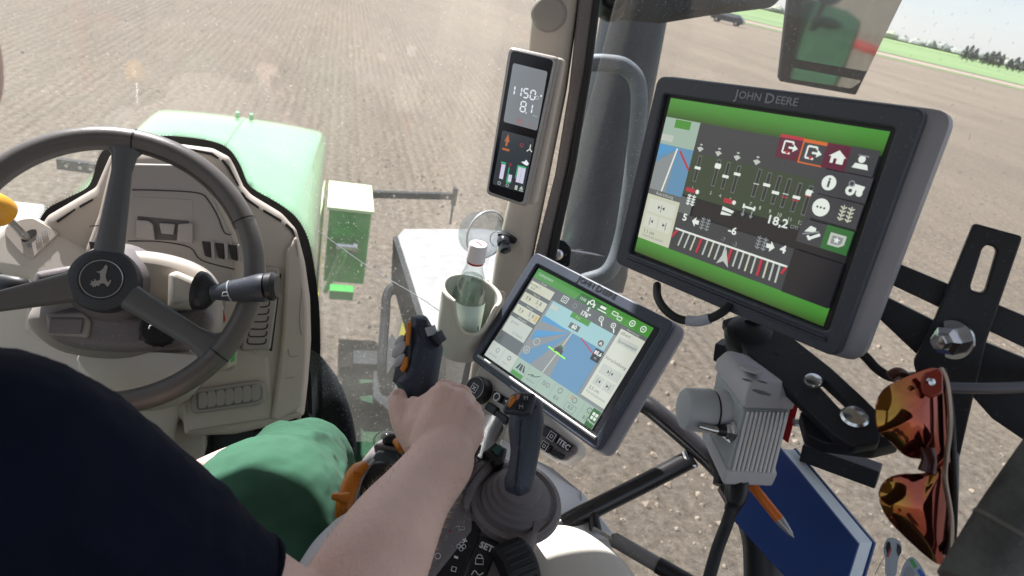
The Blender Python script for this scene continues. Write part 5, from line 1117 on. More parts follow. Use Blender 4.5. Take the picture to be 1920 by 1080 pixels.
# ---- button bar below the small touchscreen
bf_ = fs_.off(-.045)
bar_ = ob('button_bar', g_plate(bf_, [rnd([(898, 685), (918, 688), (1040, 790), (1086, 832), (1084, 852), (1062, 870), (1040, 866), (985, 830), (882, 742), (880, 722)], 7)], 0, .025, .006, seg=3), CREAM, con)
ob('bar_trim', g_plate(bf_, [rnd([(1000, 786), (1030, 800), (1083, 838), (1080, 850), (1060, 864), (1040, 860), (985, 812)], 5)], .002, .004, .0015), TAUPE, bar_)
kd = bf_.PX(904, 734, .0)
ob('rotary_knob', g_lathe(kd, bf_.N, [(.020, 0), (.020, .016), (.0185, .020), (.0175, .0205), (.001, .0205)], 32), BLACK, con)
ob('knob_ring', g_tube([kd+bf_.N*.0206+.0172*(cos(a)*bf_.U+sin(a)*bf_.V) for a in np.linspace(0, 2*pi, 33)], .0007, n=5, smooth=0), SILVER, con)
kk = bf_.off(.021); kc = np.array(kk.px(894, 727)); kc = np.array([(kd-bf_.O)@bf_.U, (kd-bf_.O)@bf_.V]); mk = MB()
ra = S.rot
def rotp(p, s=1.0): return (kc[0]+(p[0]*cos(ra)-p[1]*sin(ra))*s, kc[1]+(p[0]*sin(ra)+p[1]*cos(ra))*s)
mk.add(g_tube([kk.P(*rotp(p), 0) for p in ((-.006, -.006), (.006, -.006), (.006, .006), (-.006, .006), (-.006, -.006))], .0008, n=5, smooth=0), WHITEPR)
mk.add(g_tube([kk.P(*rotp(p), 0) for p in ((-.003, -.003), (.003, .003))], .0009, n=5, smooth=0), WHITEPR); mk.add(g_tube([kk.P(*rotp(p), 0) for p in ((-.003, .003), (.003, -.003))], .0009, n=5, smooth=0), WHITEPR)
mk.build('knob_symbol', con)
def btn(pts, sym=None):
    ob('bar_button', g_plate(bf_, [rnd(pts, 3)], .008, .010, .002), BLACK, con)
    if sym:
        c_ = np.array(pts).mean(0); ob('button_symbol', g_text(bf_, sym, tuple(c_), .0105, .0084, .0001, True, ra, bold=.0002), WHITEPR, con)
btn([(926, 731), (942, 741), (936, 756), (920, 745)]); btn([(946, 742), (966, 754), (958, 768), (940, 758)], '<C'); btn([(915, 752), (932, 764), (925, 778), (906, 766)]); btn([(930, 768), (952, 782), (944, 796), (924, 780)])
rc = bf_.PX(931, 744, .0086); ob('button_ring', g_tube([rc+.0055*(cos(a)*bf_.U+sin(a)*bf_.V) for a in np.linspace(0, 2*pi, 21)], .0011, n=5, smooth=0), WHITEPR, con)
btn([(1012, 804), (1024, 797), (1036, 806), (1026, 822), (1012, 814)]); btn([(1028, 806), (1046, 812), (1040, 830), (1022, 824)]); btn([(1050, 820), (1072, 832), (1062, 846), (1042, 836)], 'ITEC')
btn([(1014, 826), (1034, 836), (1026, 850), (1008, 840)]); btn([(1034, 842), (1056, 852), (1050, 862), (1030, 852)])
for (x, y) in ((1034, 818), (1020, 836)):
    c_ = np.array(bf_.px(x, y, .0085)); mk = MB()
    for s_ in (.0055, .002): mk.add(g_tube([bf_.P(c_[0]+(p*cos(ra)-q*sin(ra))*s_, c_[1]+(p*sin(ra)+q*cos(ra))*s_, .0085) for p, q in ((-1, -1), (1, -1), (1, 1), (-1, 1), (-1, -1))], .0005, n=4, smooth=0), WHITEPR)
    mk.build('button_symbol', con)
ob('bar_stem', g_tube([W(920, 800, .90), W(905, 830, .86), W(890, 880, .80)], .018, n=14), BLACK, con)
# ================================================================== THE DRIVER
def organic(name, geos, m, parent, voxel, smooth=6, sub=0, disp=None, it=.5):
    mb = MB()
    for g in geos: mb.add(g, m)
    o = mb.build(name, parent, sharp=180)
    r = o.modifiers.new('remesh', 'REMESH'); r.mode = 'VOXEL'; r.voxel_size = voxel; r.use_smooth_shade = True
    s = o.modifiers.new('smooth', 'SMOOTH'); s.iterations = smooth; s.factor = it
    if disp:
        for (tp, size, st) in disp:
            tx = bpy.data.textures.new(name+'_folds', 'CLOUDS'); tx.noise_scale = size; tx.noise_depth = 2
            d = o.modifiers.new('folds', 'DISPLACE'); d.texture = tx; d.strength = st; d.texture_coords = 'GLOBAL' if tp == 'g' else 'LOCAL'; d.mid_level = .5
    return o
def tub(pts, n=20, sm=5, flat=None): return g_tube([p for p, r in pts], [r for p, r in pts], n=n, smooth=sm, flat=flat)
def cap(p, r, sx=(1, 1, 1)): return g_ell(p, [A(1, 0, 0)*r*sx[0], A(0, 1, 0)*r*sx[1], A(0, 0, 1)*r*sx[2]], 16, 10)
G = []
fz = FW*.0
# right forearm (elbow -> wrist)
WRI = W(826, 868, .672)
G.append(tub([(W(610, 1215, .51), .040), (W(650, 1150, .53), .046), (W(700, 1062, .555), .0455), (W(742, 985, .595), .041), (W(782, 925, .632), .0350), (WRI, .0335), (W(826, 850, .685), .033)], 28, flat=(FW, .85)))
# palm and back of the hand: four metacarpals rooted at the wrist, web and thumb ball
MCP = [W(832, 731, .712), W(862, 741, .712), W(882, 770, .712), W(886, 806, .712)]
WB = [W(800, 845, .680), W(818, 845, .680), W(838, 850, .680), W(852, 852, .682)]
for a, b, ra, rb in zip(WB, MCP, (.020, .020, .019, .018), (.0145, .0155, .0150, .0140)):
    G.append(tub([(a, ra), ((a+b)/2, (ra+rb)/2+.001), (b, rb)], 16, 3))
G.append(cap(MCP[0]-FW*.010, .0105)); G.append(cap(MCP[1]-FW*.011, .0108)); G.append(cap(MCP[2]-FW*.010, .0105)); G.append(cap(MCP[3]-FW*.009, .0095))
for a_, b_ in zip(WB, MCP): G.append(tub([(a_-FW*.016, .0035), ((a_+b_)/2-FW*.0155, .0036), (b_-FW*.014, .004)], 10, 3))
G.append(g_ell(W(822, 800, .708), [RT*.036, UP*.040, FW*.016], 20, 14))
G.append(g_ell(W(785, 812, .705), [RT*.019, UP*.026, FW*.018], 18, 12))           # thumb ball
# thumb, closing on the left side of the grip
G.append(tub([(W(790, 842, .695), .0165), (W(765, 805, .708), .0150), (W(752, 778, .716), .0130), (W(746, 758, .722), .0112), (W(748, 744, .728), .0102), (W(753, 738, .734), .007)], 16, 5))
G.append(g_ell(W(776, 775, .716), [RT*.012, UP*.020, FW*.008], 14, 10))           # web
# fingers curling round the far side of the grip
for m_, p1, p2, p3, r_ in ((MCP[0], W(846, 742, .752), W(822, 764, .785), W(790, 772, .780), .0098), (MCP[1], W(876, 757, .755), W(842, 780, .790), W(800, 792, .782), .0102),
                          (MCP[2], W(892, 784, .752), W(856, 806, .788), W(812, 815, .780), .0098), (MCP[3], W(892, 818, .745), W(860, 834, .775), W(824, 840, .770), .0088)):
    G.append(tub([(m_, r_*1.35), ((m_+p1)/2, r_*1.12), (p1, r_*1.08), ((p1+p2)/2, r_), (p2, r_*.98), ((p2+p3)/2, r_*.92), (p3, r_*.75)], 14, 3))
# upper arm, shoulders, torso, neck, head, hidden under the clothes
SH = W(-40, 850, .375)
G.append(tub([(W(610, 1215, .51), .040), (W(500, 1150, .495), .040), (W(300, 1030, .45), .042), (SH, .045)], 24))
SHL = SH + A(-.36, .03, .0); CH = (SH+SHL)/2
G.append(tub([(SH, .045), (CH+A(0, .01, .01), .07), (SHL, .045)], 20))
PEL = A(-.30, .02, 2.34)
G.append(tub([(CH+A(0, 0, -.02), .11), ((CH+PEL)/2, .12), (PEL, .13)], 24))
NT = W(-68, 122, .455)                       # tip of the nose
HC_ = NT + A(-.015, -.112, .035)
G.append(tub([(CH, .06), (CH*.5+HC_*.5+A(0, -.04, 0), .055), (HC_+A(0, -.03, -.03), .055)], 20))
G.append(g_ell(HC_+A(0, -.012, .03), [A(.074, 0, 0), A(0, .092, 0), A(0, 0, .095)], 28, 18))
G.append(g_ell(HC_+A(0, .030, -.045), [A(.054, 0, 0), A(0, .058, 0), A(0, 0, .065)], 24, 16))
G.append(tub([(HC_+A(0, .078, .02), .008), (HC_+A(0, .090, -.008), .010), (NT-A(0, .010, -.004), .0105)], 12, 3))
for s in (-1, 1):
    G.append(cap(NT+A(s*.011, -.014, -.004), .0075)); G.append(g_ell(HC_+A(s*.076, -.005, 0), [A(.008, 0, 0), A(0, .017, 0), A(0, 0, .030)], 14, 10))
    G.append(cap(HC_+A(s*.03, .070, .022), .012))
    G.append(tub([(HC_+A(s*.008, .080, .036), .006), (HC_+A(s*.03, .080, .042), .007), (HC_+A(s*.05, .066, .036), .005)], 10, 2))
G.append(tub([(HC_+A(-.022, .070, -.048), .006), (HC_+A(0, .084, -.046), .0085), (HC_+A(.022, .070, -.048), .006)], 10, 3))
G.append(cap(HC_+A(0, .062, -.088), .022))
# left arm with the hand resting between the legs, thumb outwards
LE = W(60, 1150, .62); LW = W(290, 960, .83)
G.append(tub([(SHL, .045), ((SHL+LE)/2, .04), (LE, .04)], 16)); G.append(tub([(LE, .04), ((LE+LW)/2, .038), (LW, .029)], 16))
G.append(g_ell(W(330, 925, .865), [RT*.035, UP*.026, FW*.03], 18, 12))
G.append(tub([(W(335, 905, .80), .016), (W(372, 884, .80), .0140), (W(400, 868, .80), .0122), (W(424, 857, .805), .0118), (W(441, 848, .81), .010), (W(449, 844, .815), .006)], 16, 4))
for k, (dx, dy) in enumerate(((60, 60), (45, 75), (28, 84), (10, 90))):
    b = W(335, 940, .88); G.append(tub([(b, .012), (W(335+dx*.5, 940+dy*.3, .90), .010), (W(335+dx, 940+dy*.6, .93), .0095), (W(335+dx*.9, 940+dy, .95), .007)], 12, 2))
# legs inside the trousers
KR = W(578, 872, .955); HR = A(-.17, .10, 2.33)
FRt = A(KR[0]+.02, KR[1]+.12, 1.86)
KL = A(-.42, .70, 2.36); HL = A(-.40, .08, 2.33); FL = A(-.42, .86, 1.86)
for h, k, f_ in ((HR, KR, FRt), (HL, KL, FL)):
    G.append(tub([(h, .07), ((h+k)/2, .06), (k, .045), ((k+f_)/2, .045), (f_, .035), (f_+A(0, .12, -.02), .03)], 18))
    G.append(tub([(PEL, .09), (h, .07)], 16, 0))
body = organic('person', G, SKIN, None, .0028, smooth=6)
tag(body, 'driver in a navy T-shirt and green work trousers, right hand closed round the main lever', 'person')
# fingernails
tn = Fr(W(437, 860, .88), nrm(EYE-W(437, 860, .88)), U=nrm(W(447, 852, .89)-W(424, 868, .885)))
ob('fingernail', g_ell(W(437, 846, .7985), [tn.U*.0085, tn.V*.0062, tn.N*.0022], 14, 8), NAIL, body)
t2 = nrm(W(748, 740, .72)-W(748, 758, .72)); 
ob('fingernail', g_ell(W(742.5, 741, .7205), [t2*.0065, RT*.0042, FW*.003], 14, 8), NAIL, body)
# hair cap
ob('hair', g_ell(HC_+A(0, -.022, .042), [A(.079, 0, 0), A(0, .094, 0), A(0, 0, .092)], 28, 18), HAIR, body)
# T-shirt
sg_ = [tub([(W(-150, 900, .37)+A(0, 0, 0), .075), (W(0, 868, .375), .0620), (W(130, 925, .405), .0600), (W(268, 1008, .44), .0560), (W(385, 1082, .47), .0490), (W(452, 1125, .487), .0455), (W(470, 1135, .490), .0450)], 28),
       tub([(SH+A(-.03, 0, -.005), .07), (CH+A(0, .01, .0), .085), (SHL, .065)], 24),
       tub([(CH+A(0, 0, -.03), .145), ((CH+PEL)/2+A(0, -.01, 0), .15), (PEL+A(0, 0, .02), .155)], 28, flat=(A(0, 1, 0), .8)),
       tub([(SHL, .062), ((SHL+LE)/2, .055)], 20, 0)]
armax = [(W(0, 868, .375), .0620), (W(130, 925, .405), .0600), (W(268, 1008, .44), .0560), (W(385, 1082, .47), .0490), (W(452, 1125, .487), .0455)]
def onlimb(ax, t, a, k=.97):
    t = min(max(t, 0), len(ax)-1.001); i = int(t); u = t-i; c0 = ax[i][0]*(1-u)+ax[i+1][0]*u; r = ax[i][1]*(1-u)+ax[i+1][1]*u; d = nrm(ax[i+1][0]-ax[i][0])
    e1 = nrm(-FW+(FW@d)*d); e2 = np.cross(d, e1); return c0 + r*k*(cos(a)*e1+sin(a)*e2)
def folds(ax, paths): return [tub([(onlimb(ax, t, a), .004 if k in (0, len(p)-1) else r) for k, (t, a) in enumerate(p)], 10, 4) for p, r in paths]
sg_ += folds(armax, [([(0, -.6), (.8, -.4), (1.7, -.5), (2.3, -.9)], .007), ([(.3, .3), (1.2, .1), (2.2, .2)], .007), ([(1.0, -1.0), (2.0, -.9), (3.0, -1.1)], .006), ([(2.6, .6), (3.2, .1), (3.6, -.4)], .006), ([(0, .9), (1, .7), (1.9, .9)], .008)])
organic('t_shirt', sg_, SHIRT, body, .0046, smooth=8, disp=[('g', .06, .009), ('g', .022, .004)])
ob('sleeve_hem', g_tube([onlimb(armax, 3.75, a, 1.005) for a in np.linspace(0, 2*pi, 33)], .0016, n=6, smooth=0), SHIRT, body)
# trousers
tg = [tub([(HR+A(.01, 0, 0), .100), (W(470, 1030, .74), .096), (W(520, 952, .83), .087), (W(548, 895, .905), .075), (W(570, 866, .965), .062), (W(590, 882, 1.01), .060), ((KR+FRt)/2+A(0, .02, 0), .07), (FRt+A(0, 0, .10), .065)], 30),
      tub([(HL, .095), ((HL+KL)/2, .088), (KL, .068), ((KL+FL)/2, .066), (FL+A(0, 0, .10), .062)], 24),
      tub([(PEL+A(0, 0, .05), .14), (PEL+A(0, .03, -.02), .15)], 24, 0)]
# folds laid on the surface of the cloth: (t along the limb, angle round it) paths
def onlimb(ax, t, a, k=.97):
    t = min(max(t, 0), len(ax)-1.001); i = int(t); u = t-i; c0 = ax[i][0]*(1-u)+ax[i+1][0]*u; r = ax[i][1]*(1-u)+ax[i+1][1]*u; d = nrm(ax[i+1][0]-ax[i][0])
    e1 = nrm(-FW+(FW@d)*d); e2 = np.cross(d, e1); return c0 + r*k*(cos(a)*e1+sin(a)*e2)
def folds(ax, paths): return [tub([(onlimb(ax, t, a), .004 if k in (0, len(p)-1) else r) for k, (t, a) in enumerate(p)], 10, 4) for p, r in paths]
legax = [(HR+A(.01, 0, 0), .100), (W(470, 1030, .74), .096), (W(520, 952, .83), .087), (W(548, 895, .905), .075), (W(570, 866, .965), .062)]
tg += folds(legax, [([(3.7, -1.1), (3.45, -.5), (3.4, .1), (3.5, .6)], .0085), ([(3.2, -1.2), (3.0, -.7), (3.05, -.1)], .0075), ([(3.3, 1.3), (2.8, .9), (2.5, .8), (2.1, 1.0)], .010),
    ([(2.6, 1.4), (2.1, 1.1), (1.6, 1.15)], .010), ([(2.3, -.9), (1.9, -.3), (1.7, .3), (1.8, .8)], .009), ([(1.5, -.8), (1.2, -.1), (1.15, .6)], .010), ([(2.9, 1.7), (2.3, 1.5), (1.7, 1.6)], .009), ([(2.75, -.2), (2.6, .2), (2.4, .45)], .006)])
organic('trousers', tg, PANTS, body, .0042, smooth=7, disp=[('g', .065, .011), ('g', .024, .0030)])
# shoes
for f_ in (FRt, FL): ob('shoe', g_ell(f_+A(0, .09, -.02), [A(.05, 0, 0), A(0, .14, 0), A(0, 0, .045)], 18, 12), BLACK, body)
# seat under the driver
seat = ob('driver_seat', g_prism([A(-.56, y, z) for y, z in ((-.16, 2.16), (.50, 2.20), (.54, 2.24), (.48, 2.29), (-.02, 2.24), (-.12, 2.30), (-.20, 2.78), (-.28, 2.78), (-.24, 2.18))], (.52, 0, 0)), mat('dark_seat_fabric', (.03, .03, .035), .9, bump=.5, bscale=600), tr, bevel=.03)

# stitched side seam of the trousers and the sleeve hem
ob('side_seam', g_tube([W(612, 850, .905), W(624, 880, .86), W(626, 915, .80), (W(618, 955, .755)), W(600, 1005, .72)], .0016, n=6), mat('seam_green', (.035, .10, .065), .9), body)
# fine hair on the forearm
v = []; fcs = []
ax = [(W(640, 1165, .527), .0455), (W(700, 1062, .555), .0455), (W(742, 985, .595), .041), (W(782, 925, .632), .0350), (WRI, .0335)]
for i in range(900):
    t = random.uniform(0, 3.7); k = int(t); u = t-k; c0_ = ax[k][0]*(1-u)+ax[k+1][0]*u; r_ = ax[k][1]*(1-u)+ax[k+1][1]*u; dr_ = nrm(ax[k+1][0]-ax[k][0])
    e1 = nrm(np.cross(dr_, FW)); e2 = nrm(np.cross(dr_, e1)); a_ = random.uniform(0, 2*pi); n_ = cos(a_)*e1+sin(a_)*e2*.88
    p = c0_+n_*r_*.97; L_ = random.uniform(.004, .009); d_ = nrm(n_*.55+dr_*random.uniform(.1, .8)+np.random.uniform(-.3, .3, 3)); q_ = p+d_*L_; s_ = nrm(np.cross(d_, FW))*.00013
    o_ = len(v); v += [p-s_, p+s_, (p+q_)/2+s_*.8+dr_*.0004, (p+q_)/2-s_*.8+dr_*.0004, q_+dr_*.0015]; fcs += [(o_, o_+1, o_+2, o_+3), (o_+3, o_+2, o_+4)]
tag(ob('arm_hair', (v, fcs), mat('fine_arm_hair', (.50, .38, .28), .6), body), kind='stuff')
# ================================================================== RIGHT SIDE: rails, fender, bracket, box, book, glasses
# white sheet behind the joystick, cream side panel
sh = thing('paper_sheet', 'bright white folder lying between the joystick and the black rails', 'folder', W(1040, 910, .92))
ob('sheet', g_prism([W(x, y, d) for x, y, d in ((940, 820, 1.0), (1000, 858, .98), (1035, 880, .97), (1095, 925, .96), (1160, 1010, .88), (960, 1010, .84), (930, 900, .9))], A(0, 0, -.02)), WHITE, sh, bevel=.004)
ob('sheet_fold', g_tube([W(1088, 920, .955), W(1090, 940, .94)], .001, n=5, smooth=0), GREYPR, sh)
sp = ob('side_panel', g_loft([[W(x, y, d) for x, y, d in r_] for r_ in (
    [(990, 985, .86), (1010, 968, .87), (1050, 968, .875), (1090, 980, .87), (1118, 1000, .86), (1110, 1010, .90)],
    [(960, 1050, .80), (1000, 1040, .80), (1060, 1035, .80), (1130, 1040, .80), (1172, 1040, .82), (1160, 1050, .86)],
    [(950, 1110, .76), (1000, 1105, .75), (1060, 1100, .75), (1140, 1100, .76), (1212, 1090, .78), (1200, 1100, .82)],
    [(940, 1180, .72), (1000, 1180, .70), (1060, 1180, .70), (1140, 1180, .70), (1260, 1160, .74), (1240, 1180, .80)])]), CREAM, tr, sub=2)
TUBEM = mat('black_painted_tube', (.022, .021, .024), .26, coat=.3, bump=.1, bscale=300, var=.2)
dh = ob('door_rail', g_tube([W(1150, 700, .98), W(1190, 745, .95), W(1225, 768, .93), (W(1300, 832, .90)), W(1345, 875, .88), W(1400, 932, .84), W(1440, 985, .80), W(1462, 1040, .76), W(1466, 1120, .72)], [.0125, .0135, .0135, .0135, .0135, .014, .0145, .015, .015], n=18), TUBEM, tr)
lr = ob('lower_rail', g_tube([W(1010, 1010, .88), W(1085, 968, .90), W(1200, 910, .905), W(1300, 858, .90)], .0128, n=18, smooth=2), TUBEM, tr)
ob('weld', g_tube([W(1283, 845, .895), W(1290, 862, .893), W(1303, 874, .893)], .0045, n=8), CHROME, lr)
ob('rail_bracket', g_tube([W(1113, 960, .895), W(1114, 975, .89), W(1117, 995, .885)], [.006, .0075, .0085], n=12), BLACK, tr)
gs = thing('gas_strut', 'grey gas strut with black end running down to the right below the rails', 'gas strut', W(1200, 1040, .83))
ob('rod', g_tube([W(1112, 990, .87), W(1152, 1012, .86)], .0028, n=10, smooth=0), CHROME, gs)
ob('cylinder', g_tube([W(1146, 1008, .86), W(1152, 1012, .86), W(1235, 1060, .83)], [.006, .0095, .0095], n=16, smooth=0), mat('grey_strut_tube', (.22, .21, .21), .4, bump=.1, dirt=.4), gs)
ob('end_sleeve', g_tube([W(1233, 1059, .83), W(1330, 1115, .80)], .0105, n=16, smooth=0), BLACK, gs)
# handle hoop in front of the book
ob('hoop_handle', g_tube([W(1362, 905, .72), W(1385, 930, .71), W(1412, 965, .70), W(1428, 1010, .69), (W(1432, 1060, .685)), W(1432, 1130, .68)], [.013, .017, .019, .020, .020, .020], n=18), BLACK, tr)
ob('handle_knob', g_tube([W(1347, 868, .76), W(1352, 890, .75), W(1349, 910, .745)], [.011, .0085, .0075], n=14), BLACK, tr)

# ---- bracket frame
bk = thing('mounting_bracket', 'black flat-bar bracket frame with slotted upright and zinc bolt carrying the large touchscreen', 'bracket', W(1780, 600, .56))
bfr = Fr(W(1800, 600, .56), nrm(nrm(EYE-W(1800, 600, .56))*.9 + A(-.2, -.3, 0)), U=RT)
ob('slotted_plate', g_plate(bfr, [rnd([(1826, 418), (1918, 443), (1850, 640), (1822, 760), (1790, 900), (1740, 900), (1730, 740), (1712, 680), (1752, 600)], 8),
    rnd([(1842, 466), (1850, 459), (1866, 464), (1869, 472), (1848, 545), (1840, 550), (1822, 545), (1820, 536)], 5)], .006, .014, .0015), STEEL, bk)
ob('upper_bar', g_plate(bfr, [[(1660, 484), (1920, 592), (1990, 622), (1990, 690), (1920, 652), (1650, 524)]], -.012, .012, .001), STEEL, bk)
ob('middle_bar', g_plate(bfr, [[(1640, 546), (1760, 606), (1920, 672), (1990, 704), (1990, 860), (1920, 826), (1860, 785), (1820, 740), (1731, 676), (1640, 590)]], -.013, .012, .001), STEEL, bk)
nut = bfr.PX(1790, 636, .007)
na = nrm(bfr.N*.6 - RT*.75 - UP*.05)
ob('bolt', g_lathe(nut, na, [(.0165, 0), (.0165, .003), (.011, .003)], 28), CHROME, bk)
ob('bolt', g_lathe(nut+na*.003, na, [(.0125, 0), (.0125, .010), (.008, .012), (.0065, .012), (.0065, .020), (.001, .021)], 6), CHROME, bk, sharp=20)
# arm plate with slot and two round bolts, seen from above
af_ = Fr(W(1560, 750, .585), nrm(A(-.35, -.15, .92)), U=RT)
ob('arm_plate', g_plate(af_, [rnd([(1352, 600), (1420, 580), (1560, 690), (1620, 745), (1655, 780), (1650, 830), (1600, 838), (1560, 812), (1395, 652)], 8), rnd([(1530, 716), (1545, 712), (1594, 757), (1590, 768), (1576, 766)], 4)], 0, .010, .0015), STEEL, bk)
ob('lower_plate', g_plate(af_.off(-.014), [rnd([(1500, 770), (1560, 800), (1660, 800), (1690, 830), (1640, 842), (1545, 830), (1512, 815)], 6)], 0, .014, .001), STEEL, bk)
for x, y, r_ in ((1524, 716, .0085), (1602, 783, .0115)):
    ob('round_bolt', g_lathe(af_.PX(x, y, .0), af_.N, [(r_, 0), (r_, .0015), (r_*.85, .0035), (r_*.4, .0048), (.0002, .005)], 28), CHROME, bk)
ob('plate_hole', g_lathe(af_.PX(1460, 660, .0003), af_.N, [(.0032, 0), (.0001, .0001)], 20), SEAM, bk)
bt0 = nrm(W(1650, 892, .62)-W(1505, 832, .62))
for (a, b) in (((1345, 655), (1470, 690)), ((1506, 842), (1648, 893))):
    p, q = W(a[0], a[1], .70), W(b[0], b[1], .66); d_ = nrm(q-p); u_ = nrm(A(0, 0, 1)-(A(0, 0, 1)@d_)*d_); s_ = np.cross(d_, u_)
    ob('square_tube', g_box((p+q)/2, d_, s_, u_, np.linalg.norm(q-p), .020, .020), STEEL, bk, bevel=.0015)
ob('swivel', g_lathe(W(1408, 628, .665), nrm(A(-.3, -.2, .9)), [(.022, -.02), (.026, 0), (.024, .005), (.016, .010)], 32), BLACK, bk)
ob('swivel_neck', g_tube([W(1408, 620, .67), W(1420, 570, .70)], .014, n=16, smooth=0), BLACK, bk)
cb2 = thing('cable', 'black cable hanging behind the right edge of the large touchscreen', 'cable', W(1650, 700, .60))
ob('wire', g_tube([W(1590, 640, .60), W(1622, 668, .60), W(1645, 692, .60), W(1675, 708, .60), W(1720, 705, .62)], .0042, n=12), RUBBER, cb2)
# pillar at the far right, close by
bp = ob('door_pillar_cover', g_tube([W(2000, 830, .44), W(1942, 915, .43), W(1890, 995, .42), W(1822, 1110, .41)], .020, n=24), mat('worn_grey_sleeve', (.07, .07, .068), .65, bump=1.2, bscale=260, var=.5, vscale=24), tr)
ob('dark_panel', g_prism([W(x, y, .47) for x, y in ((1960, 940), (1900, 1030), (1850, 1120), (2100, 1120), (2100, 880))], FW*.02), mat('navy_black_trim', (.010, .012, .024), .5), tr)
ob('sleeve_joint', g_tube([W(1893, 990, .4195), W(1889, 996, .4195)], .0206, n=24, smooth=0), mat('worn_grey_joint', (.12, .115, .10), .6, bump=1, bscale=300), bp)

# ---- grey control box with knob and toggle
cbx = thing('control_box', 'light grey ribbed control box with round knob and toggle switch below the bracket arm', 'control box', W(1400, 850, .62))
d0 = .585
T_ = [W(1343, 694, d0+.055), W(1394, 766, d0), W(1483, 768, d0+.028), W(1462, 720, d0+.085)]     # back-left, front, right, back-right (top)
B_ = [W(1322, 800, d0+.060), W(1363, 886, d0+.008), W(1452, 890, d0+.036), W(1440, 830, d0+.10)]
ob('case', g_loft([T_, B_]), TEALPL, cbx, bevel=.003)
def up_(P, k): c_ = sum(P)/4; return [c_+(p-c_)*k for p in P]
vt = nrm(T_[1]-B_[1])
ob('top_cap', g_loft([up_(T_, 1.07), [p+vt*.010 for p in up_(T_, 1.07)], [p+vt*.020 for p in up_(T_, .93)], [p+vt*.024 for p in up_(T_, .84)]]), GREYPL, cbx, bevel=.003)
ob('bottom_cap', g_loft([[p-vt*.012 for p in up_(B_, 1.03)], up_(B_, 1.08), [p+vt*.004 for p in up_(B_, 1.06)]]), GREYPL, cbx, bevel=.003)
tf = Fr(sum(T_)/4+vt*.0242, vt, U=T_[2]-T_[1])
ob('cap_plug', g_lathe(tf.PX(1409, 694, 0), vt, [(.0095, -.001), (.0095, .0012), (.008, .002), (.0002, .002)], 28), GREYPL, cbx)
for x, y, r_ in ((1401, 713, .0048), (1429, 716, .0048), (1428, 736, .008)): ob('cap_recess', g_lathe(tf.PX(x, y, .0004), vt, [(r_, 0), (r_*.9, .0003), (.0002, .0004)], 6), mat('recess_grey', (.10, .10, .115), .6), cbx)
# ribbed side
fn = nrm(np.cross(T_[2]-T_[1], B_[1]-T_[1])); fn = fn if fn@(EYE-T_[1]) > 0 else -fn
for k in range(10):
    t = .09+.82*k/9; a = T_[1]*(1-t)+T_[2]*t; b = B_[1]*(1-t)+B_[2]*t
    ob('rib', g_tube([a-vt*.002+fn*.0008, b+vt*.003+fn*.0008], .0020, n=8, smooth=0), ALU, cbx)
ln = nrm(np.cross(T_[1]-T_[0], B_[0]-T_[0])); ln = ln if ln@(EYE-T_[1]) > 0 else -ln
kf = Fr((T_[0]+B_[1])/2, ln)
kp_ = kf.PX(1352, 772, 0)
ka = nrm(ln*.8-RT*.35)
ob('knob_collar', g_lathe(kp_, ka, [(.021, -.002), (.0205, .006), (.019, .008), (.017, .008), (.017, .010)], 32), GREYPL, cbx)
ob('knob_gap', g_lathe(kp_, ka, [(.0185, .008), (.0185, .0105)], 32), BLACK, cbx)
ob('round_knob', g_lathe(kp_, ka, [(.020, .0105), (.0205, .012), (.0195, .034), (.0175, .037), (.012, .038), (.001, .038)], 40), mat('pale_grey_knob', (.42, .44, .46), .4, bump=.1, bscale=600), cbx)
tp = kf.PX(1371, 808, 0)
ob('toggle_nut', g_lathe(tp, ka, [(.011, -.001), (.011, .002), (.008, .003), (.008, .006), (.005, .007)], 6), CHROME, cbx, sharp=20)
ob('toggle', g_tube([tp+ka*.004, tp+ka*.012-RT*.003, tp+ka*.020-RT*.010+UP*.003], [.0042, .0035, .0028], n=12), CHROME, cbx)
ob('toggle_boot', g_tube([tp+ka*.004, tp+ka*.011-RT*.002], [.0065, .0045], n=14, smooth=0), BLACK, cbx)
ob('plug', g_tube([W(1383, 900, .61), W(1382, 912, .61), W(1378, 935, .60), W(1376, 944, .60), W(1370, 960, .60)], [.0095, .0105, .0095, .0075, .0062], n=18, smooth=2), BLACK, cbx)
cb3 = thing('cable', 'black cable dropping from the grey control box to the lower edge', 'cable', W(1345, 1050, .60))
ob('wire', g_tube([W(1372, 955, .60), W(1362, 985, .60), W(1345, 1030, .59), W(1325, 1100, .58)], .0055, n=14), RUBBER, cb3)
rp = thing('red_plate', 'thin red anodised plate edge behind the grey control box', 'plate', W(1490, 770, .64))
ob('plate', g_prism([W(x, y, d) for x, y, d in ((1440, 700, .69), (1498, 758, .66), (1478, 832, .665), (1420, 790, .70))], nrm(A(.4, .6, -.1))*.004), RED, rp, bevel=.001)
ob('screw', g_lathe(W(1496, 792, .66), nrm(RT), [(.004, -.004), (.004, .003), (.002, .004)], 10), CHROME, rp)

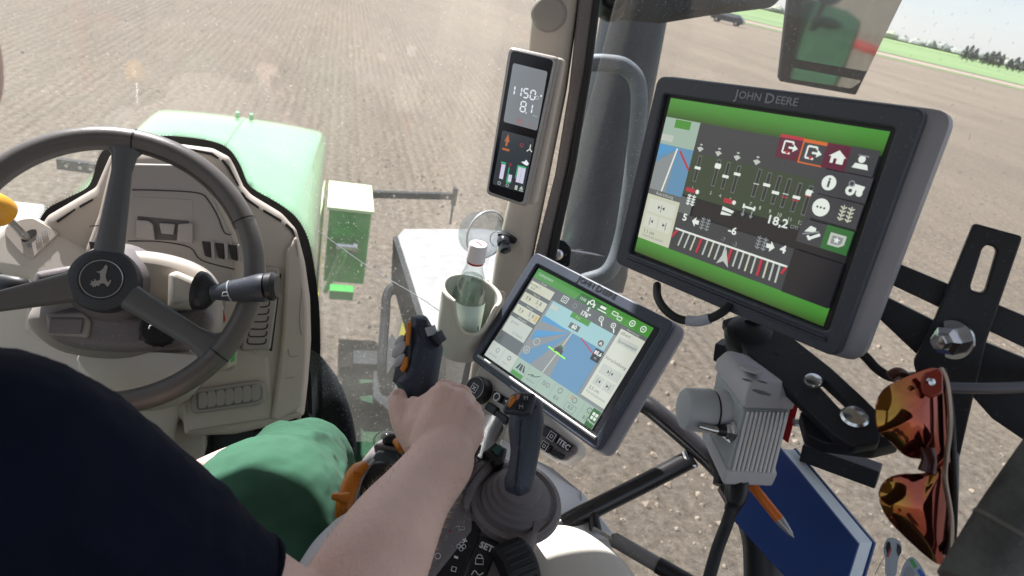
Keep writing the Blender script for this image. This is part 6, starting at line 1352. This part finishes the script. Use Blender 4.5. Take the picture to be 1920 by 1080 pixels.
# ---- notebook and pen
nbk = thing('notebook', 'dark blue hardcover notebook standing on edge behind the control box', 'book', W(1560, 1000, .62))
C0, C1, C2, C3 = W(1460, 836, .70), W(1610, 1020, .60), W(1560, 1180, .56), W(1360, 960, .66)      # front cover corners
nn_ = nrm(np.cross(C1-C0, C3-C0)); nn_ = nn_ if nn_@(EYE-C0) > 0 else -nn_
off_ = W(1645, 1018, .62)-C1
off_ = nrm(off_)*.034
ob('front_cover', g_prism([C0, C1, C2, C3], off_*.10), BLUE, nbk, bevel=.001)
ins = lambda P, k: [p+(sum(P)/4-p)*k for p in P]
ob('page_block', g_prism([p+off_*.12 for p in ins([C0, C1, C2, C3], .035)], off_*.74), PAPER, nbk)
ob('back_cover', g_prism([p+off_*.88 for p in [C0, C1, C2, C3]], off_*.12), BLUE, nbk, bevel=.001)
pe = thing('pen', 'orange ballpoint pen with silver tip lying against the blue notebook', 'pen', W(1440, 950, .60))
p0_, p1_ = W(1398, 895, .625), W(1462, 975, .60); pd = nrm(p1_-p0_); Lp = np.linalg.norm(p1_-p0_)
ob('barrel', g_lathe(p0_, pd, [(.0042, 0), (.0046, .002), (.0046, Lp)], 20), mat('orange_pen_barrel', (.75, .19, .03), .3), pe)
ob('tip', g_lathe(p0_+pd*Lp, pd, [(.0046, 0), (.0040, .005), (.0022, .014), (.0008, .0165), (.0004, .018)], 20), SILVER, pe)

# ---- decals on the glass at the lower right
dl = thing('window_sticker', 'small clear sticker with grey, green and blue pictograms on the door glass under the sunglasses', 'sticker', W(1690, 1050, .62))
sf2 = Fr(W(1690, 1050, .62), nrm(EYE-W(1690, 1050, .62)), U=RT)
stc = mat('sticker_pale_blue', (.45, .50, .56), .5); mk = MB()
mk.add(g_plate(sf2, [smoothpts([(1662, 1012), (1672, 1008), (1686, 1014), (1691, 1030), (1684, 1050), (1680, 1078), (1670, 1084), (1660, 1076), (1660, 1050), (1656, 1030)], 3, True)], 0, .0006, 0), stc)
mk.add(g_plate(sf2, [smoothpts([(1690, 1070), (1700, 1050), (1710, 1044), (1724, 1056), (1736, 1078), (1738, 1100), (1690, 1100)], 3, True)], 0, .0006, 0), stc)
mk.build('film', dl)
for q, m in (([(1663, 1016), (1669, 1016), (1671, 1030), (1664, 1040), (1661, 1028)], BLACK), ([(1669, 1024), (1672, 1030), (1666, 1046), (1662, 1044)], mat('sticker_red', (.5, .12, .1), .5)), ([(1682, 1018), (1689, 1024), (1690, 1036), (1685, 1044), (1681, 1034)], DGREY),
             ([(1705, 1050), (1711, 1047), (1720, 1062), (1714, 1067)], mat('sticker_green_patch', (.1, .4, .12), .5)), ([(1719, 1070), (1725, 1066), (1735, 1080), (1728, 1085)], mat('sticker_blue_patch', (.05, .15, .5), .5)), ([(1698, 1066), (1706, 1060), (1716, 1074), (1712, 1090), (1692, 1090)], GREYPR)):
    ob('pictogram', g_plate(sf2, [q], .0005, .0004, 0), m, dl)
ob('pictogram_line', g_tube([sf2.PX(x, y, .0003) for x, y in ((1658, 1044), (1640, 1078))], .0003, n=4, smooth=0), GREYPR, dl)
ob('pictogram_line', g_tube([sf2.PX(x, y, .0003) for x, y in ((1690, 1040), (1702, 1052))], .0003, n=4, smooth=0), GREYPR, dl)

# ---- sunglasses hanging by one temple from the bracket
sg = thing('sunglasses', 'wrap sunglasses with orange-red mirrored lenses hanging from the bracket', 'sunglasses', W(1760, 880, .50))
LN = bpy.data.materials.new('red_mirror_lens'); LN.use_nodes = True
t_ = LN.node_tree; p_ = t_.nodes['Principled BSDF']; p_.inputs['Roughness'].default_value = .05; p_.inputs['Base Color'].default_value = (.02, .004, .004, 1)
lw = t_.nodes.new('ShaderNodeBsdfGlossy'); lw.inputs['Roughness'].default_value = .05
fc_ = t_.nodes.new('ShaderNodeLayerWeight'); fc_.inputs[0].default_value = .5; rp_ = t_.nodes.new('ShaderNodeValToRGB'); rp_.color_ramp.elements[0].color = (1, .50, .01, 1); rp_.color_ramp.elements[1].color = (.6, .01, .02, 1)
rp_.color_ramp.elements[0].position = .22; rp_.color_ramp.elements[1].position = .62; _e = rp_.color_ramp.elements.new(.38); _e.color = (1, .13, .01, 1)
t_.links.new(fc_.outputs['Facing'], rp_.inputs[0]); t_.links.new(rp_.outputs[0], lw.inputs['Color'])
tr_ = t_.nodes.new('ShaderNodeBsdfTransparent'); tr_.inputs[0].default_value = (.35, .04, .02, 1)
m1_ = t_.nodes.new('ShaderNodeMixShader'); m1_.inputs[0].default_value = .26; m2_ = t_.nodes.new('ShaderNodeMixShader'); m2_.inputs[0].default_value = .10
o_ = [n for n in t_.nodes if n.type == 'OUTPUT_MATERIAL'][0]
t_.links.new(p_.outputs[0], m1_.inputs[1]); t_.links.new(lw.outputs[0], m1_.inputs[2]); t_.links.new(m1_.outputs[0], m2_.inputs[1]); t_.links.new(tr_.outputs[0], m2_.inputs[2]); t_.links.new(m2_.outputs[0], o_.inputs[0])
def lens(outline, cen, d_edge, bulge, name):
    'a curved shell: outline in pixels, deeper at the hinge side, bulging towards the viewer-left'
    O_ = smoothpts(outline, 4, True); rings = []
    for k in (1, .85, .65, .42, .2, .05):
        ring = []
        for x, y in O_:
            px_, py_ = cen[0]+(x-cen[0])*k, cen[1]+(y-cen[1])*k
            d = d_edge + (px_-cen[0])*.00022 - bulge*(1-k*k); ring.append(W(px_, py_, d))
        rings.append(ring)
    back = [[p+FW*.0018 for p in r_] for r_ in rings]
    v, f = g_loft(back[::-1]+rings, True); return ob(name, (v, f), LN, sg, sharp=60)
lens([(1732, 694), (1752, 690), (1770, 700), (1778, 740), (1782, 800), (1784, 860), (1772, 872), (1742, 872), (1734, 862), (1700, 856), (1672, 830), (1648, 808), (1643, 770), (1655, 735), (1688, 712)], (1722, 780), .500, .012, 'lens')
lens([(1735, 888), (1758, 874), (1780, 866), (1784, 920), (1783, 980), (1777, 1045), (1768, 1058), (1748, 1052), (1700, 1010), (1664, 970), (1650, 930), (1662, 902), (1690, 890)], (1728, 950), .492, .012, 'lens')
ob('bridge', g_tube([W(1737, 846, .492), W(1742, 862, .488), W(1738, 884, .488)], [.006, .005, .006], n=12), mat('dark_red_frame', (.05, .006, .008), .25), sg)
ob('nose_pad', g_tube([W(1668, 706, .51), W(1682, 698, .51), W(1696, 704, .512)], .004, n=12), mat('brown_nose_pad', (.08, .03, .02), .3), sg)
FRM = mat('pale_metallic_frame', (.35, .27, .22), .3, metal=.6)
ob('brow_bar', g_tube([W(1764, 690, .497), W(1776, 720, .497), W(1782, 790, .497), W(1774, 860, .495), (W(1772, 900, .492)), W(1783, 970, .490), W(1783, 1030, .490), W(1776, 1056, .490)], .0018, n=10), FRM, sg)
ob('brow_bar_inner', g_tube([W(1768, 692, .505), W(1782, 760, .505), W(1788, 860, .505), W(1790, 960, .503), W(1785, 1046, .50)], .0022, n=10), BLACK, sg)
ob('hinge', g_plate(Fr(W(1752, 716, .488), nrm(EYE-W(1752, 716, .488)), U=RT), [rnd([(1730, 700), (1758, 690), (1768, 700), (1768, 738), (1744, 748), (1728, 738), (1724, 722)], 6)], 0, .004, .0015), mat('red_lens_block', (.25, .02, .01), .15, coat=.6), sg)
ob('hinge_screw', g_lathe(W(1746, 716, .486), -FW, [(.0028, -.002), (.0026, .001), (.0003, .0014)], 14), CHROME, sg)
ob('temple', g_tube([W(1772, 726, .50), W(1830, 728, .505), W(1900, 727, .515), W(1990, 722, .53)], [.0040, .0042, .0045, .005], n=14, flat=(FW, .6)), mat('purple_grey_temple', (.035, .03, .045), .35), sg)
ob('temple', g_tube([W(1778, 1040, .494), W(1787, 960, .52), W(1790, 860, .56), W(1786, 780, .60)], [.003, .0036, .0038, .0038], n=12, flat=(FW, .6)), mat('purple_grey_temple', (.035, .03, .045), .35), sg)
